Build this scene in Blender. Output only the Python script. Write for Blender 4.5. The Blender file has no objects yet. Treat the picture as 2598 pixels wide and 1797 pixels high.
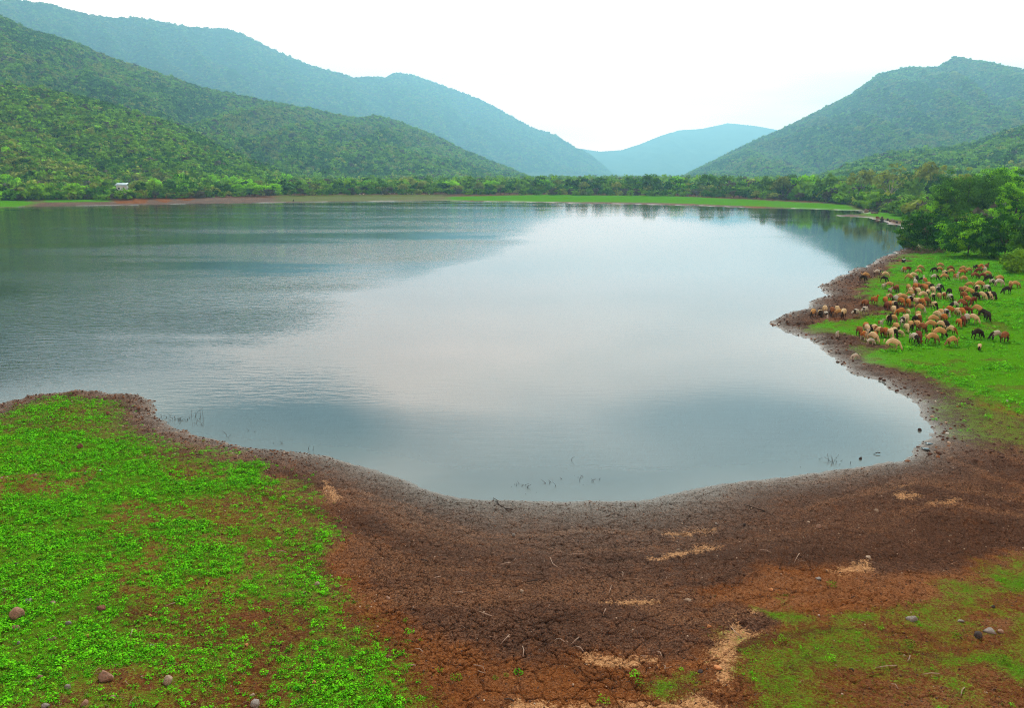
import bpy, math, random
import numpy as np
from mathutils import Vector
D2R = math.radians
sc = bpy.context.scene
# ------------------------------------------------------------------ camera
CX, CY, F = 1299.0, 898.5, 2038.4        # photograph: 2598 x 1797
HOR = 439.0
PITCH = math.atan((CY - HOR) / F)
H = 15.0
cam_d = bpy.data.cameras.new('camera'); cam = bpy.data.objects.new('camera', cam_d)
sc.collection.objects.link(cam); sc.camera = cam
cam.location = (0, 0, H); cam.rotation_euler = (math.pi/2 - PITCH, 0, 0)
cam_d.sensor_width = 36.0; cam_d.lens = 36.0 * F / 2598.0
cam_d.clip_start = 0.5; cam_d.clip_end = 40000.0
# ------------------------------------------------------------------ sky and sun
SUN_EL, SUN_AZ = 42.0, 12.0             # elevation, azimuth to the right of straight ahead
w = bpy.data.worlds.new('World'); sc.world = w; w.use_nodes = True
nt = w.node_tree; nt.nodes.clear()
def N(nt, t, **k):
    n = nt.nodes.new(t)
    for a, b in k.items(): setattr(n, a, b)
    return n
def ramp(nt, stops, src=None, interp='LINEAR'):
    r = N(nt, 'ShaderNodeValToRGB'); cr = r.color_ramp; cr.interpolation = interp
    while len(cr.elements) > 1: cr.elements.remove(cr.elements[-1])
    cr.elements[0].position = stops[0][0]; c = stops[0][1]; cr.elements[0].color = (*c, 1) if len(c) == 3 else c
    for p, c in stops[1:]:
        e = cr.elements.new(p); e.color = (*c, 1)
    if src is not None: nt.links.new(src, r.inputs[0])
    return r
sky = N(nt, 'ShaderNodeTexSky', sky_type='NISHITA', sun_disc=False, sun_elevation=D2R(SUN_EL), sun_rotation=D2R(SUN_AZ))
tc = N(nt, 'ShaderNodeTexCoord'); sep = N(nt, 'ShaderNodeSeparateXYZ'); nt.links.new(tc.outputs['Generated'], sep.inputs[0])
mp = N(nt, 'ShaderNodeMapping'); mp.inputs['Scale'].default_value = (2.2, 2.2, 5.0); mp.inputs['Location'].default_value = (3.1, 0.4, 0.6)
nt.links.new(tc.outputs['Generated'], mp.inputs[0])
nz = N(nt, 'ShaderNodeTexNoise'); nz.inputs['Scale'].default_value = 1.0; nz.inputs['Detail'].default_value = 6; nz.inputs['Roughness'].default_value = 0.5
nt.links.new(mp.outputs[0], nz.inputs[0])
# elevation warped by the cloud noise
m1 = N(nt, 'ShaderNodeMath', operation='MULTIPLY_ADD'); nt.links.new(nz.outputs[0], m1.inputs[0]); m1.inputs[1].default_value = 0.16; m1.inputs[2].default_value = -0.08
m2 = N(nt, 'ShaderNodeMath', operation='ADD'); nt.links.new(sep.outputs[2], m2.inputs[0]); nt.links.new(m1.outputs[0], m2.inputs[1])
# heavier cloud right of the bright gap; a little added left to darken the lake
ma = N(nt, 'ShaderNodeMapRange'); nt.links.new(sep.outputs[0], ma.inputs[0]); ma.inputs[1].default_value = -0.13; ma.inputs[2].default_value = -0.36; ma.inputs[3].default_value = 0.0; ma.inputs[4].default_value = 0.02
mb = N(nt, 'ShaderNodeMapRange'); nt.links.new(sep.outputs[0], mb.inputs[0]); mb.inputs[1].default_value = 0.15; mb.inputs[2].default_value = 0.5; mb.inputs[3].default_value = 0.0; mb.inputs[4].default_value = 0.06
mc = N(nt, 'ShaderNodeMath', operation='ADD'); nt.links.new(ma.outputs[0], mc.inputs[0]); nt.links.new(mb.outputs[0], mc.inputs[1])
m3 = N(nt, 'ShaderNodeMath', operation='ADD'); nt.links.new(m2.outputs[0], m3.inputs[0]); nt.links.new(mc.outputs[0], m3.inputs[1])
cl = ramp(nt, [(0.0, (1.60, 0.86, 0.60)), (0.12, (1.48, 0.87, 0.62)), (0.23, (1.34, 0.92, 0.68)), (0.31, (0.80, 0.62, 0.50)), (0.39, (0.24, 0.20, 0.175)), (0.6, (0.20, 0.19, 0.19)), (1.0, (0.27, 0.26, 0.26))], m3.outputs[0])
m5 = N(nt, 'ShaderNodeMath', operation='MULTIPLY_ADD'); nt.links.new(nz.outputs[0], m5.inputs[0]); m5.inputs[1].default_value = 0.05; m5.inputs[2].default_value = -0.025
m4 = N(nt, 'ShaderNodeMath', operation='ADD'); nt.links.new(sep.outputs[2], m4.inputs[0]); nt.links.new(m5.outputs[0], m4.inputs[1])
def cloud(cx_, cz_, rx_, rz_, dark, src):
    a = N(nt, 'ShaderNodeMath', operation='MULTIPLY_ADD'); nt.links.new(sep.outputs[0], a.inputs[0]); a.inputs[1].default_value = 1 / rx_; a.inputs[2].default_value = -cx_ / rx_
    c = N(nt, 'ShaderNodeMath', operation='MULTIPLY_ADD'); nt.links.new(m4.outputs[0], c.inputs[0]); c.inputs[1].default_value = 1 / rz_; c.inputs[2].default_value = -cz_ / rz_
    v = N(nt, 'ShaderNodeCombineXYZ'); nt.links.new(a.outputs[0], v.inputs[0]); nt.links.new(c.outputs[0], v.inputs[1])
    l = N(nt, 'ShaderNodeVectorMath', operation='LENGTH'); nt.links.new(v.outputs[0], l.inputs[0])
    r = N(nt, 'ShaderNodeMapRange'); nt.links.new(l.outputs['Value'], r.inputs[0]); r.inputs[1].default_value = 1.25; r.inputs[2].default_value = 0.7; r.inputs[3].default_value = 1.0; r.inputs[4].default_value = dark
    m = N(nt, 'ShaderNodeVectorMath', operation='SCALE'); nt.links.new(src, m.inputs[0]); nt.links.new(r.outputs[0], m.inputs['Scale']); return m.outputs[0]
skyc = cloud(-0.275, 0.297, 0.125, 0.05, 0.10, cl.outputs[0])
skyc = cloud(0.30, 0.305, 0.17, 0.05, 0.5, skyc)
skyc = cloud(-0.54, 0.218, 0.19, 0.032, 0.14, skyc)  # cloud out of view, added to darken the far left of the lake
skyc = cloud(-0.45, 0.315, 0.36, 0.058, 0.16, skyc)  # broad unseen cloud, added so the rippled left water mirrors darker sky
n3 = N(nt, 'ShaderNodeTexNoise'); n3.inputs['Scale'].default_value = 1.0; n3.inputs['Detail'].default_value = 5
mp3 = N(nt, 'ShaderNodeMapping'); mp3.inputs['Scale'].default_value = (2.0, 2.0, 12.0); mp3.inputs['Location'].default_value = (1.3, 5.0, 2.0); nt.links.new(tc.outputs['Generated'], mp3.inputs[0]); nt.links.new(mp3.outputs[0], n3.inputs[0])
r3 = N(nt, 'ShaderNodeMapRange'); nt.links.new(n3.outputs[0], r3.inputs[0]); r3.inputs[1].default_value = 0.35; r3.inputs[2].default_value = 0.62; r3.inputs[3].default_value = 0.66; r3.inputs[4].default_value = 1.1
s3 = N(nt, 'ShaderNodeVectorMath', operation='SCALE'); nt.links.new(skyc, s3.inputs[0]); nt.links.new(r3.outputs[0], s3.inputs['Scale']); skyc = s3.outputs[0]
bg1 = N(nt, 'ShaderNodeBackground'); nt.links.new(skyc, bg1.inputs[0]); bg1.inputs[1].default_value = 2.15
bg2 = N(nt, 'ShaderNodeBackground'); nt.links.new(sky.outputs[0], bg2.inputs[0]); bg2.inputs[1].default_value = 0.1
mx = N(nt, 'ShaderNodeMixShader'); mx.inputs[0].default_value = 0.88
nt.links.new(bg2.outputs[0], mx.inputs[1]); nt.links.new(bg1.outputs[0], mx.inputs[2])
wo = N(nt, 'ShaderNodeOutputWorld'); nt.links.new(mx.outputs[0], wo.inputs[0])
sl = bpy.data.lights.new('sun', 'SUN'); sl.energy = 4.6; sl.angle = D2R(10); sl.color = (1.0, 0.95, 0.86)
so = bpy.data.objects.new('sun', sl); sc.collection.objects.link(so)
so.rotation_euler = (D2R(90 - SUN_EL), 0, D2R(180 - SUN_AZ) )
so.location = (0, 0, 60)
sc.view_settings.view_transform = 'Standard'; sc.view_settings.look = 'None'; sc.view_settings.gamma = 1.0; sc.view_settings.exposure = 0.6
cy = sc.cycles
cy.max_bounces = 5; cy.diffuse_bounces = 2; cy.glossy_bounces = 2; cy.transmission_bounces = 2; cy.transparent_max_bounces = 4; cy.volume_bounces = 0
cy.use_denoising = True; cy.use_adaptive_sampling = True; cy.adaptive_threshold = 0.02
cy.sample_clamp_indirect = 6.0; cy.filter_width = 1.1; cy.denoising_prefilter = 'NONE'
try: cy.volume_max_steps = 64
except Exception: pass
# ------------------------------------------------------------------ helpers
rng = np.random.default_rng(7)
def raydir(x, y):
    a = (np.asarray(x, float) - CX) / F; b = -(np.asarray(y, float) - CY) / F
    sp, cp = math.sin(PITCH), math.cos(PITCH)
    return a, cp + b * sp, -sp + b * cp
def unproj(x, y, z=0.0):
    dx, dy, dz = raydir(x, y); t = (z - H) / dz
    return dx * t, dy * t
def d(pts): return [(x * 1.1262, y * 1.1262) for x, y in pts]     # overview px -> photo px
def rtab(seed): return np.random.default_rng(seed).random((256, 256))
_T = {}
def vnoise(x, y, seed=0):
    if seed not in _T: _T[seed] = rtab(seed + 1000)
    T = _T[seed]; x = np.asarray(x, float); y = np.asarray(y, float)
    xi = np.floor(x).astype(np.int64); yi = np.floor(y).astype(np.int64); fx = x - xi; fy = y - yi
    fx = fx * fx * (3 - 2 * fx); fy = fy * fy * (3 - 2 * fy)
    g = lambda i, j: T[(xi + i) & 255, (yi + j) & 255]
    return (g(0, 0) * (1 - fx) + g(1, 0) * fx) * (1 - fy) + (g(0, 1) * (1 - fx) + g(1, 1) * fx) * fy
def fbm(x, y, o=4, seed=0):
    s = 0; a = 0.5; t = 0
    for i in range(o):
        s = s + a * vnoise(x * 2**i + 17.3 * i, y * 2**i - 9.1 * i, seed + i); t += a; a *= 0.5
    return s / t
def worley(x, y, seed=0):
    if (seed, 'w') not in _T: _T[(seed, 'w')] = (rtab(seed + 5000), rtab(seed + 6000))
    A, B = _T[(seed, 'w')]
    xi = np.floor(x).astype(np.int64); yi = np.floor(y).astype(np.int64)
    f1 = np.full(x.shape, 9.0); f2 = np.full(x.shape, 9.0); cid = np.zeros(x.shape)
    for i in (-1, 0, 1):
        for j in (-1, 0, 1):
            a = (xi + i) & 255; b = (yi + j) & 255
            dd = np.hypot(xi + i + A[a, b] - x, yi + j + B[a, b] - y)
            m = dd < f1
            f2 = np.where(m, f1, np.minimum(f2, dd)); cid = np.where(m, A[a, b], cid); f1 = np.where(m, dd, f1)
    return f1, f2, cid
def sdist(px, py, poly):
    """signed distance, positive outside the polygon"""
    px = np.asarray(px, float); py = np.asarray(py, float)
    out = np.empty(px.shape).ravel(); fx = px.ravel(); fy = py.ravel()
    P = np.array(poly); Q = np.roll(P, -1, 0)
    for s in range(0, fx.size, 400000):
        x = fx[s:s + 400000]; y = fy[s:s + 400000]; best = np.full(x.shape, 1e18); ins = np.zeros(x.shape, bool)
        for (ax, ay), (bx, by) in zip(P, Q):
            ex, ey = bx - ax, by - ay; L = ex * ex + ey * ey + 1e-12
            t = np.clip(((x - ax) * ex + (y - ay) * ey) / L, 0, 1)
            best = np.minimum(best, (x - ax - t * ex)**2 + (y - ay - t * ey)**2)
            c = (ay > y) != (by > y)
            if abs(by - ay) > 1e-12: ins ^= c & (x < (bx - ax) * (y - ay) / (by - ay) + ax)
        dd = np.sqrt(best); out[s:s + 400000] = np.where(ins, -dd, dd)
    return out.reshape(px.shape)
def ss(a, b, x):
    t = np.clip((np.asarray(x, float) - a) / (b - a), 0, 1); return t * t * (3 - 2 * t)
def link(o): sc.collection.objects.link(o); return o
def mk_mesh(name, V, Fc, mats=(), smooth=True, attrs=None, mi=None):
    V = np.ascontiguousarray(V, dtype=np.float32); Fc = np.ascontiguousarray(Fc, dtype=np.int32)
    me = bpy.data.meshes.new(name); k = Fc.shape[1]
    me.vertices.add(len(V)); me.vertices.foreach_set('co', V.ravel())
    me.loops.add(Fc.size); me.loops.foreach_set('vertex_index', Fc.ravel())
    me.polygons.add(len(Fc)); me.polygons.foreach_set('loop_start', np.arange(len(Fc), dtype=np.int32) * k)
    me.polygons.foreach_set('loop_total', np.full(len(Fc), k, np.int32))
    if smooth: me.polygons.foreach_set('use_smooth', np.ones(len(Fc), bool))
    if mi is not None: me.polygons.foreach_set('material_index', np.asarray(mi, np.int32))
    for m in mats: me.materials.append(m)
    for an, av in (attrs or {}).items():
        at = me.attributes.new(an, 'FLOAT', 'POINT'); at.data.foreach_set('value', np.asarray(av, np.float32).ravel())
    me.update(calc_edges=True); return me
def grid_faces(nr, nc):
    i = np.arange((nr - 1) * (nc - 1)); r = i // (nc - 1); c = i % (nc - 1); a = r * nc + c
    return np.stack([a, a + 1, a + nc + 1, a + nc], 1)
def tag(o, label=None, cat=None, group=None, kind=None):
    if label: o['label'] = label
    if cat: o['category'] = cat
    if group: o['group'] = group
    if kind: o['kind'] = kind
    return o
def obj(name, me, parent=None, loc=None):
    o = bpy.data.objects.new(name, me); link(o)
    if parent: o.parent = parent
    if loc is not None: o.location = loc
    return o
def empty(name, loc, rz=0, s=(1, 1, 1)):
    o = bpy.data.objects.new(name, None); link(o); o.location = loc; o.rotation_euler = (0, 0, rz); o.scale = s
    o.empty_display_size = 0.3
    return o
# ------------------------------------------------------------------ labels
ORD = 'first second third fourth fifth sixth seventh eighth ninth tenth eleventh twelfth thirteenth fourteenth fifteenth sixteenth seventeenth eighteenth nineteenth twentieth'.split()
PENDING = []
def want(o, desc, x): PENDING.append((o, desc, x))
def settle():
    by = {}
    for o, ds, x in PENDING: by.setdefault(ds, []).append((x, o))
    for ds, L in by.items():
        if len(L) == 1: L[0][1]['label'] = ds; continue
        L.sort(key=lambda t: t[0])
        n = len(L)
        for i, (x, o) in enumerate(L):
            if i == 0: s = 'leftmost'
            elif i == n - 1: s = 'rightmost'
            else: s = ORD[min(i, 19)] + ' from left'
            o['label'] = ds + ', ' + s
# ------------------------------------------------------------------ materials
def mat(name, rough=0.9, spec=0.2):
    m = bpy.data.materials.new(name); m.use_nodes = True; nt = m.node_tree
    b = nt.nodes['Principled BSDF']; b.inputs['Roughness'].default_value = rough
    b.inputs['Specular IOR Level'].default_value = spec
    return m, nt, b
def noise(nt, scale, detail=4, rough=0.55, vec=None, coord='Object', sc3=None, dist=0.0):
    t = N(nt, 'ShaderNodeTexCoord'); src = t.outputs[coord]
    if sc3:
        mp = N(nt, 'ShaderNodeMapping'); mp.inputs['Scale'].default_value = sc3; nt.links.new(src, mp.inputs[0]); src = mp.outputs[0]
    n = N(nt, 'ShaderNodeTexNoise'); n.inputs['Scale'].default_value = scale; n.inputs['Detail'].default_value = detail
    n.inputs['Roughness'].default_value = rough; n.inputs['Distortion'].default_value = dist
    nt.links.new(vec if vec else src, n.inputs[0]); return n
def mixc(nt, f, a, b, blend='MIX'):
    m = N(nt, 'ShaderNodeMix', data_type='RGBA', blend_type=blend)
    for s, v in ((0, f), (6, a), (7, b)):
        if isinstance(v, (int, float)): m.inputs[s].default_value = v
        elif isinstance(v, tuple): m.inputs[s].default_value = (*v, 1)
        else: nt.links.new(v, m.inputs[s])
    return m.outputs[2]
def mathn(nt, op, a, b=None, c=None, clamp=False):
    m = N(nt, 'ShaderNodeMath', operation=op); m.use_clamp = clamp
    for i, v in enumerate((a, b, c)):
        if v is None: continue
        if isinstance(v, (int, float)): m.inputs[i].default_value = v
        else: nt.links.new(v, m.inputs[i])
    return m.outputs[0]
def mrange(nt, v, a, b, c=0.0, e=1.0):
    m = N(nt, 'ShaderNodeMapRange'); nt.links.new(v, m.inputs[0])
    for i, q in zip((1, 2, 3, 4), (a, b, c, e)): m.inputs[i].default_value = q
    return m.outputs[0]
def attr(nt, name):
    a = N(nt, 'ShaderNodeAttribute'); a.attribute_name = name; return a.outputs['Fac']
def bump(nt, b, h, strength=0.5, dist=0.05):
    n = N(nt, 'ShaderNodeBump'); n.inputs['Strength'].default_value = strength; n.inputs['Distance'].default_value = dist
    nt.links.new(h, n.inputs['Height']); nt.links.new(n.outputs[0], b.inputs['Normal'])
def leaf_mat(name, dark, light, trans=0.25, accent=None, middle=None):
    m, nt, b = mat(name, 0.85, 0.03)
    oi = N(nt, 'ShaderNodeObjectInfo')
    f = mathn(nt, 'ADD', mathn(nt, 'MULTIPLY', attr(nt, 'tone'), 0.62), mathn(nt, 'MULTIPLY', oi.outputs['Random'], 0.38), clamp=True)
    st = [(0.1, dark), (0.85, light)]
    if accent: st += [(1.0, accent)]
    if middle: st.insert(1, (0.5, middle))
    c = ramp(nt, st, f).outputs[0]
    nt.links.new(c, b.inputs['Base Color'])
    tr = N(nt, 'ShaderNodeBsdfTranslucent'); nt.links.new(c, tr.inputs[0])
    mxs = N(nt, 'ShaderNodeMixShader'); mxs.inputs[0].default_value = trans
    nt.links.new(b.outputs[0], mxs.inputs[1]); nt.links.new(tr.outputs[0], mxs.inputs[2])
    nt.links.new(mxs.outputs[0], nt.nodes['Material Output'].inputs[0])
    return m
def plain_mat(name, c1, c2, scale=6, rough=0.9, bs=0.4, bd=0.02):
    m, nt, b = mat(name, rough, 0.08)
    n = noise(nt, scale, 5, 0.6)
    nt.links.new(ramp(nt, [(0.3, c1), (0.7, c2)], n.outputs[0]).outputs[0], b.inputs['Base Color'])
    bump(nt, b, noise(nt, scale * 3, 5, 0.6).outputs[0], bs, bd)
    return m
# ------------------------------------------------------------------ terrain layout (outlines read in the photograph, laid out on the ground)
near = d([(-260,1000),(-60,940),(0,915),(60,895),(120,883),(180,879),(240,880),(290,888),(322,893),(345,905),(350,925),(365,945),(400,965),(450,982),(520,1000),(600,1012),(660,1018),(740,1030),(800,1048),(850,1062),(880,1075),(930,1092),(980,1108),(1040,1122),(1110,1130),(1200,1132),(1300,1130),(1400,1128),(1470,1124),(1530,1115),(1580,1102),(1640,1088),(1700,1080),(1760,1074),(1830,1066),(1900,1055),(1960,1048),(2020,1035),(2060,1018),(2085,990),(2088,965),(2075,940),(2050,905),(2020,880),(1985,860),(1950,850),(1915,838),(1890,820),(1870,805),(1850,785),(1820,765),(1790,752),(1755,742)])
water_px = near + [(1953,816),(1985,800),(2020,792),(2050,783.5),(2053,766),(2075,756),(2096,747),(2080,727),(2090,720),(2119,708),(2158,688.5),(2202,672.6),(2237,651),(2258,645),(2283,635),(2310,622),(2318,600),(2299,577),(2242,561),(2196,552),(2118,547),(2187,542),(2172,534),(2081,531),(1990,529),(1900,527),(1800,523),(1610,518),(1500,516),(1276,512),(1130,509),(900,511),(700,514),(500,517),(300,521),(150,523),(60,525),(0,527),(-100,530),(-600,535)]
WP = [tuple(float(q) for q in unproj(x, y, 0.0)) for x, y in water_px]
WP += [(-330, 180), (-150, 60)]
def wpoly(pts, z=0.6, ov=False):
    return [tuple(float(q) for q in unproj(x, y, z)) for x, y in (d(pts) if not ov else pts)]
GL = wpoly([(-400,980),(0,962),(60,947),(120,950),(200,962),(260,975),(330,985),(420,1005),(520,1018),(600,1034),(680,1052),(735,1085),(755,1120),(745,1180),(738,1240),(750,1300),(785,1370),(820,1430),(870,1480),(950,1530),(1000,1596),(1060,1800),(-400,1800)])
GLS = wpoly([(690,1330),(760,1330),(805,1400),(860,1470),(955,1535),(1005,1596),(1050,1750),(700,1750),(640,1560),(700,1480)])
GR = wpoly([(2040,568),(2000,590),(1965,612),(1955,650),(1990,668),(2060,660),(2070,674),(1990,682),(1960,692),(1900,700),(1840,698),(1830,712),(1900,724),(1960,735),(1995,745),(1935,760),(1955,778),(2010,792),(2080,808),(2130,828),(2150,848),(2200,852),(2240,868),(2320,892),(2700,960),(2700,500),(2100,520)], 1.5)
GR2 = wpoly([(2060,812),(2100,850),(2120,900),(2180,950),(2320,985),(2700,1040),(2700,850),(2150,800)], 1.2)
GB = wpoly([(1700,1368),(1760,1385),(1830,1370),(1850,1400),(1950,1390),(2050,1335),(2200,1270),(2320,1245),(2700,1240),(2700,1800),(1600,1800),(1620,1560),(1640,1480)])
DP = [wpoly(p) for p in ([(1705,1362),(1745,1375),(1820,1372),(1840,1395),(1760,1405),(1712,1400)], [(2075,1478),(2180,1490),(2230,1475),(2320,1500),(2500,1520),(2500,1575),(2290,1552),(2200,1508),(2120,1502)], [(1500,1518),(1545,1520),(1540,1548),(1505,1545)], [(2200,1285),(2320,1275),(2500,1270),(2500,1330),(2260,1330)], [(1885,1385),(1960,1385),(1960,1410),(1890,1405)])]
KN = wpoly([(40,915),(90,900),(165,888),(160,905),(60,930)])
FG = [wpoly(p, 1.0, True) for p in ([(1130,498),(1400,495),(1700,498),(1950,508),(2160,518),(2190,528),(2170,533),(2000,523),(1700,512),(1300,507),(1130,504)], [(-400,512),(0,508),(60,508),(100,512),(60,520),(-400,524)], [(100,507),(280,505),(280,510),(100,512)], [(2120,528),(2330,538),(2330,560),(2230,548)])]
FO = [wpoly([(700,497),(1130,494),(1140,504),(700,508)], 1.0, True)]
SAND = [wpoly(p) for p in ([(1360,1352),(1400,1347),(1480,1338),(1450,1352),(1400,1362)], [(1180,1455),(1290,1462),(1330,1475),(1440,1476),(1470,1482),(1400,1500),(1300,1500),(1190,1480)], [(1684,1372),(1708,1368),(1700,1425),(1662,1452),(1655,1480),(1640,1550),(1600,1545),(1600,1470),(1640,1415)], [(1150,1580),(1400,1570),(1640,1555),(1655,1600),(1700,1750),(1000,1750)], [(1500,1186),(1612,1176),(1612,1181),(1520,1190)], [(1470,1240),(1560,1218),(1622,1208),(1620,1216),(1540,1232)], [(2015,1098),(2055,1095),(2070,1105),(2030,1112)], [(2015,1082),(2060,1078),(2060,1086)], [(2095,1118),(2160,1110),(2150,1120)], [(1880,1268),(1960,1262),(2015,1275),(2000,1282),(1900,1280)], [(730,1065),(760,1080),(780,1105),(770,1110),(745,1085)])]
RED = [wpoly(p) for p in ([(745,1180),(790,1200),(830,1300),(900,1380),(1000,1440),(1200,1455),(1450,1480),(1640,1450),(1700,1370),(1650,1340),(1720,1290),(1900,1270),(2060,1280),(2320,1230),(2700,1220),(2700,1800),(900,1800),(740,1400)],)]
RED2 = [wpoly([(1990,592),(2010,580),(2036,574),(2030,590),(2005,600)], 1.0), wpoly([(2180,852),(2200,856),(2250,880),(2330,900),(2700,950),(2700,980),(2330,925),(2230,892)], 1.0)] + [wpoly(p, 1.0, True) for p in ([(280,507),(300,503),(330,504),(350,511),(300,513)], [(330,506),(360,502),(380,504),(372,512),(335,513)], [(436,503),(450,494),(468,500),(500,504),(470,508)], [(385,505),(410,501),(440,507),(420,511)], [(0,520),(60,521),(0,525)], [(1870,516),(2000,515),(2000,521),(1900,522)])]
TR = [[unproj(x, y, 0.3) for x, y in L] for L in ([(2276,1150),(2300,1150),(2325,1160),(2345,1165)], [(2350,1163),(2400,1166),(2430,1160),(2450,1168),(2520,1182)], [(2545,1180),(2570,1174),(2598,1184),(2640,1190)], [(2290,1020),(2315,1035),(2330,1045)])]
def tline(x, y):
    best = np.full(np.shape(x), 1e9)
    for L in TR:
        for (ax, ay), (bx, by) in zip(L, L[1:]):
            ex, ey = bx - ax, by - ay; t = np.clip(((x - ax) * ex + (y - ay) * ey) / (ex * ex + ey * ey), 0, 1)
            best = np.minimum(best, np.hypot(x - ax - t * ex, y - ay - t * ey))
    return best
MOUNDS = [(300,508,3.2),(360,506,3.0),(455,500,4.2),(405,505,2.6),(490,504,2.2)]
MOUNDS = [(*[float(q) for q in unproj(x, y, 0.8)], h) for x, y, h in MOUNDS]
def shore_sd(x, y):
    s = sdist(x, y, WP)
    wob = (fbm(x * 0.35, y * 0.35, 4, 40) - 0.5) * 1.6 + (fbm(x * 1.6, y * 1.6, 3, 46) - 0.5) * 0.5
    r = np.hypot(x, y); wob = wob * (0.45 + 0.55 * ss(30, 60, r))
    wob = wob + ss(200, 320, r) * (fbm(x * 0.03, y * 0.2, 3, 50) - 0.5) * 10
    return s + wob
def zsmooth(x, y, s=None):
    x = np.asarray(x, float); y = np.asarray(y, float)
    if s is None: s = shore_sd(x, y)
    r = np.hypot(x, y)
    land = 0.10 * ss(0, 0.5, s) + 0.035 * np.clip(s, 0, 12) + 0.02 * np.clip(s - 12, 0, 60)
    right = ss(25, 60, x) * ss(45, 70, y) * (1 - ss(200, 300, r))
    land = land + right * 1.6 * ss(8, 35, s)
    land = land + 1.0 * ss(6, 26, s) * ss(-4, -14, x) * (1 - ss(80, 120, r))
    far = ss(250, 330, r)
    land = land * (1 - far) + far * (0.25 * ss(0, 5, s) + 0.011 * np.clip(s, 0, 160))
    land = land + (fbm(x * 0.07, y * 0.07, 3, 60) - 0.5) * 0.7 * ss(3, 15, s)
    for mx_, my_, mh in MOUNDS: land = land + 0.7 * mh * np.exp(-(((x - mx_) / 9)**2 + ((y - my_) / 7)**2)) * (far > 0.5)
    bed = -0.06 + 0.10 * np.clip(s, -15, 0)
    return np.where(s > 0, land, bed)
def msk(x, y, polys, fe, base=None):
    m = 0
    for p in polys: m = np.maximum(m, 1 - ss(-fe, fe, sdist(x, y, p)))
    return m
def zones(x, y, s):
    n1 = fbm(x * 0.5, y * 0.5, 4, 70) - 0.5; n2 = fbm(x * 0.13, y * 0.13, 3, 75) - 0.5
    r = np.hypot(x, y); k = 0.6 + r * 0.012
    wx = x + n1 * 3.5 * k; wy = y + (fbm(x * 0.5 + 50, y * 0.5, 4, 71) - 0.5) * 3.5 * k
    g = msk(wx, wy, [GL], 1.0 * 1) * np.clip(0.78 - 0.35 * ss(-13.5, -5.5, x + n1 * 8) , 0, 1)
    bare = ss(0.0, 0.22, fbm(x * 0.42 + 3, y * 0.42, 5, 77) - 0.5 + 0.10 * ss(-16, -7, x))
    g = g * (1 - 0.6 * bare)
    g = np.maximum(g, 0.66 * msk(wx, wy, [GLS], 1.3) * ss(-0.15, 0.15, n1))
    g = np.maximum(g, 0.42 * ss(-6, -12, x) * ss(40, 44, y) * ss(0.8, 3.0, s) * (r < 90))
    g = np.maximum(g, msk(wx, wy, [GR], 1.6) * (1 - 0.3 * ss(0.1, 0.2, n1)))
    g = np.maximum(g, 0.42 * msk(wx, wy, [GR2], 2.0))
    g = np.maximum(g, 0.31 * msk(wx, wy, [GB], 0.8) * (0.4 + 1.2 * ss(-0.12, 0.15, n1)))
    g = np.maximum(g, 0.8 * msk(x + n1 * 2.4, y + n1 * 1.6, DP + [KN], 0.6))
    g = np.maximum(g, msk(x + n1 * 6, y + n1 * 6, FG, 5))
    g = np.maximum(g, 0.45 * msk(x + n1 * 6, y + n1 * 6, FO, 6))
    far = ss(560, 620, r); g = np.maximum(g, 0.7 * far)
    sa = 0.85 * msk(x + n1 * 1.0, y + n1 * 1.2, SAND, 0.55) * ss(-0.25, 0.05, n1 + 0.1)
    rd = 0.92 * msk(wx, wy, RED, 0.9)
    rd = np.maximum(rd, msk(x + n1 * 3, y + n1 * 3, RED2, 1.0))
    rd = np.maximum(rd, 0.8 * msk(wx, wy, [GL], 4.0))
    rd = np.maximum(rd, 0.5 * ss(-8, -18, x) * ss(40, 46, y) * (r < 90))
    rd = np.maximum(rd, 0.35 * ss(25, 60, x) * ss(55, 75, y) * ss(0.0, 0.2, n2 + 0.05))
    fr = ss(250, 330, r); sa = np.maximum(sa, fr * (1 - rd) * (-0.1 + 0.6 * (fbm(x * 0.03, y * 0.12, 3, 141) - 0.4)))
    rd = np.clip(rd + n1 * 0.5 * (1 - fr), 0, 1)
    return g * (s > 0.2), sa, rd
def micro(x, y, s, g):
    """small relief: cracks and clods in the mud, soft turf"""
    r = np.hypot(x, y)
    q = (fbm(x * 1.3, y * 1.3, 3, 80) - 0.5) * 0.8
    f1, f2, c = worley(x * 2.8 + q, y * 2.8 + q, 5)
    crack = ss(0.0, 0.13, f2 - f1)
    f1b, f2b, cb = worley(x * 0.9 + q, y * 0.9 + q, 6)
    crack2 = ss(0.0, 0.06, f2b - f1b)
    mud = np.clip(1 - 2.2 * g, 0, 1)
    clod = fbm(x * 3.2, y * 3.2, 4, 85)
    rough = ss(60, 75, r) * (1 - ss(150, 200, r)) * (x > 15)
    knoll = ss(-6, -11, x) * ss(43, 46, y) * (r < 90)
    z = mud * (-(1 - crack) * 0.075 * (.35 + .65 * ss(.4, .58, fbm(x * .25, y * .25, 3, 151))) - (1 - crack2) * 0.07 + (c - 0.5) * 0.03 + (clod - 0.5) * 0.11)
    z = z + mud * (rough + 0.8 * knoll) * ((fbm(x * 0.7, y * 1.5, 4, 88) - 0.5) * 0.85)
    hx_, _, _ = worley(x * 3.1, y * 3.1, 8); z = z - mud * (hx_ < .16) * .04 * (fbm(x * .4, y * .4, 3, 131) > .56)
    z = z + (1 - mud) * (fbm(x * 2.0, y * 2.0, 4, 90) - 0.5) * 0.12
    z = z - 0.20 * ss(1, 3, s) * np.exp(-(tline(x + q * 0.7, y + q * 0.7) / 0.35)**2)
    return z * ss(0.0, 0.8, s) * (1 - ss(200, 320, r)), (1 - crack) * mud
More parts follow.
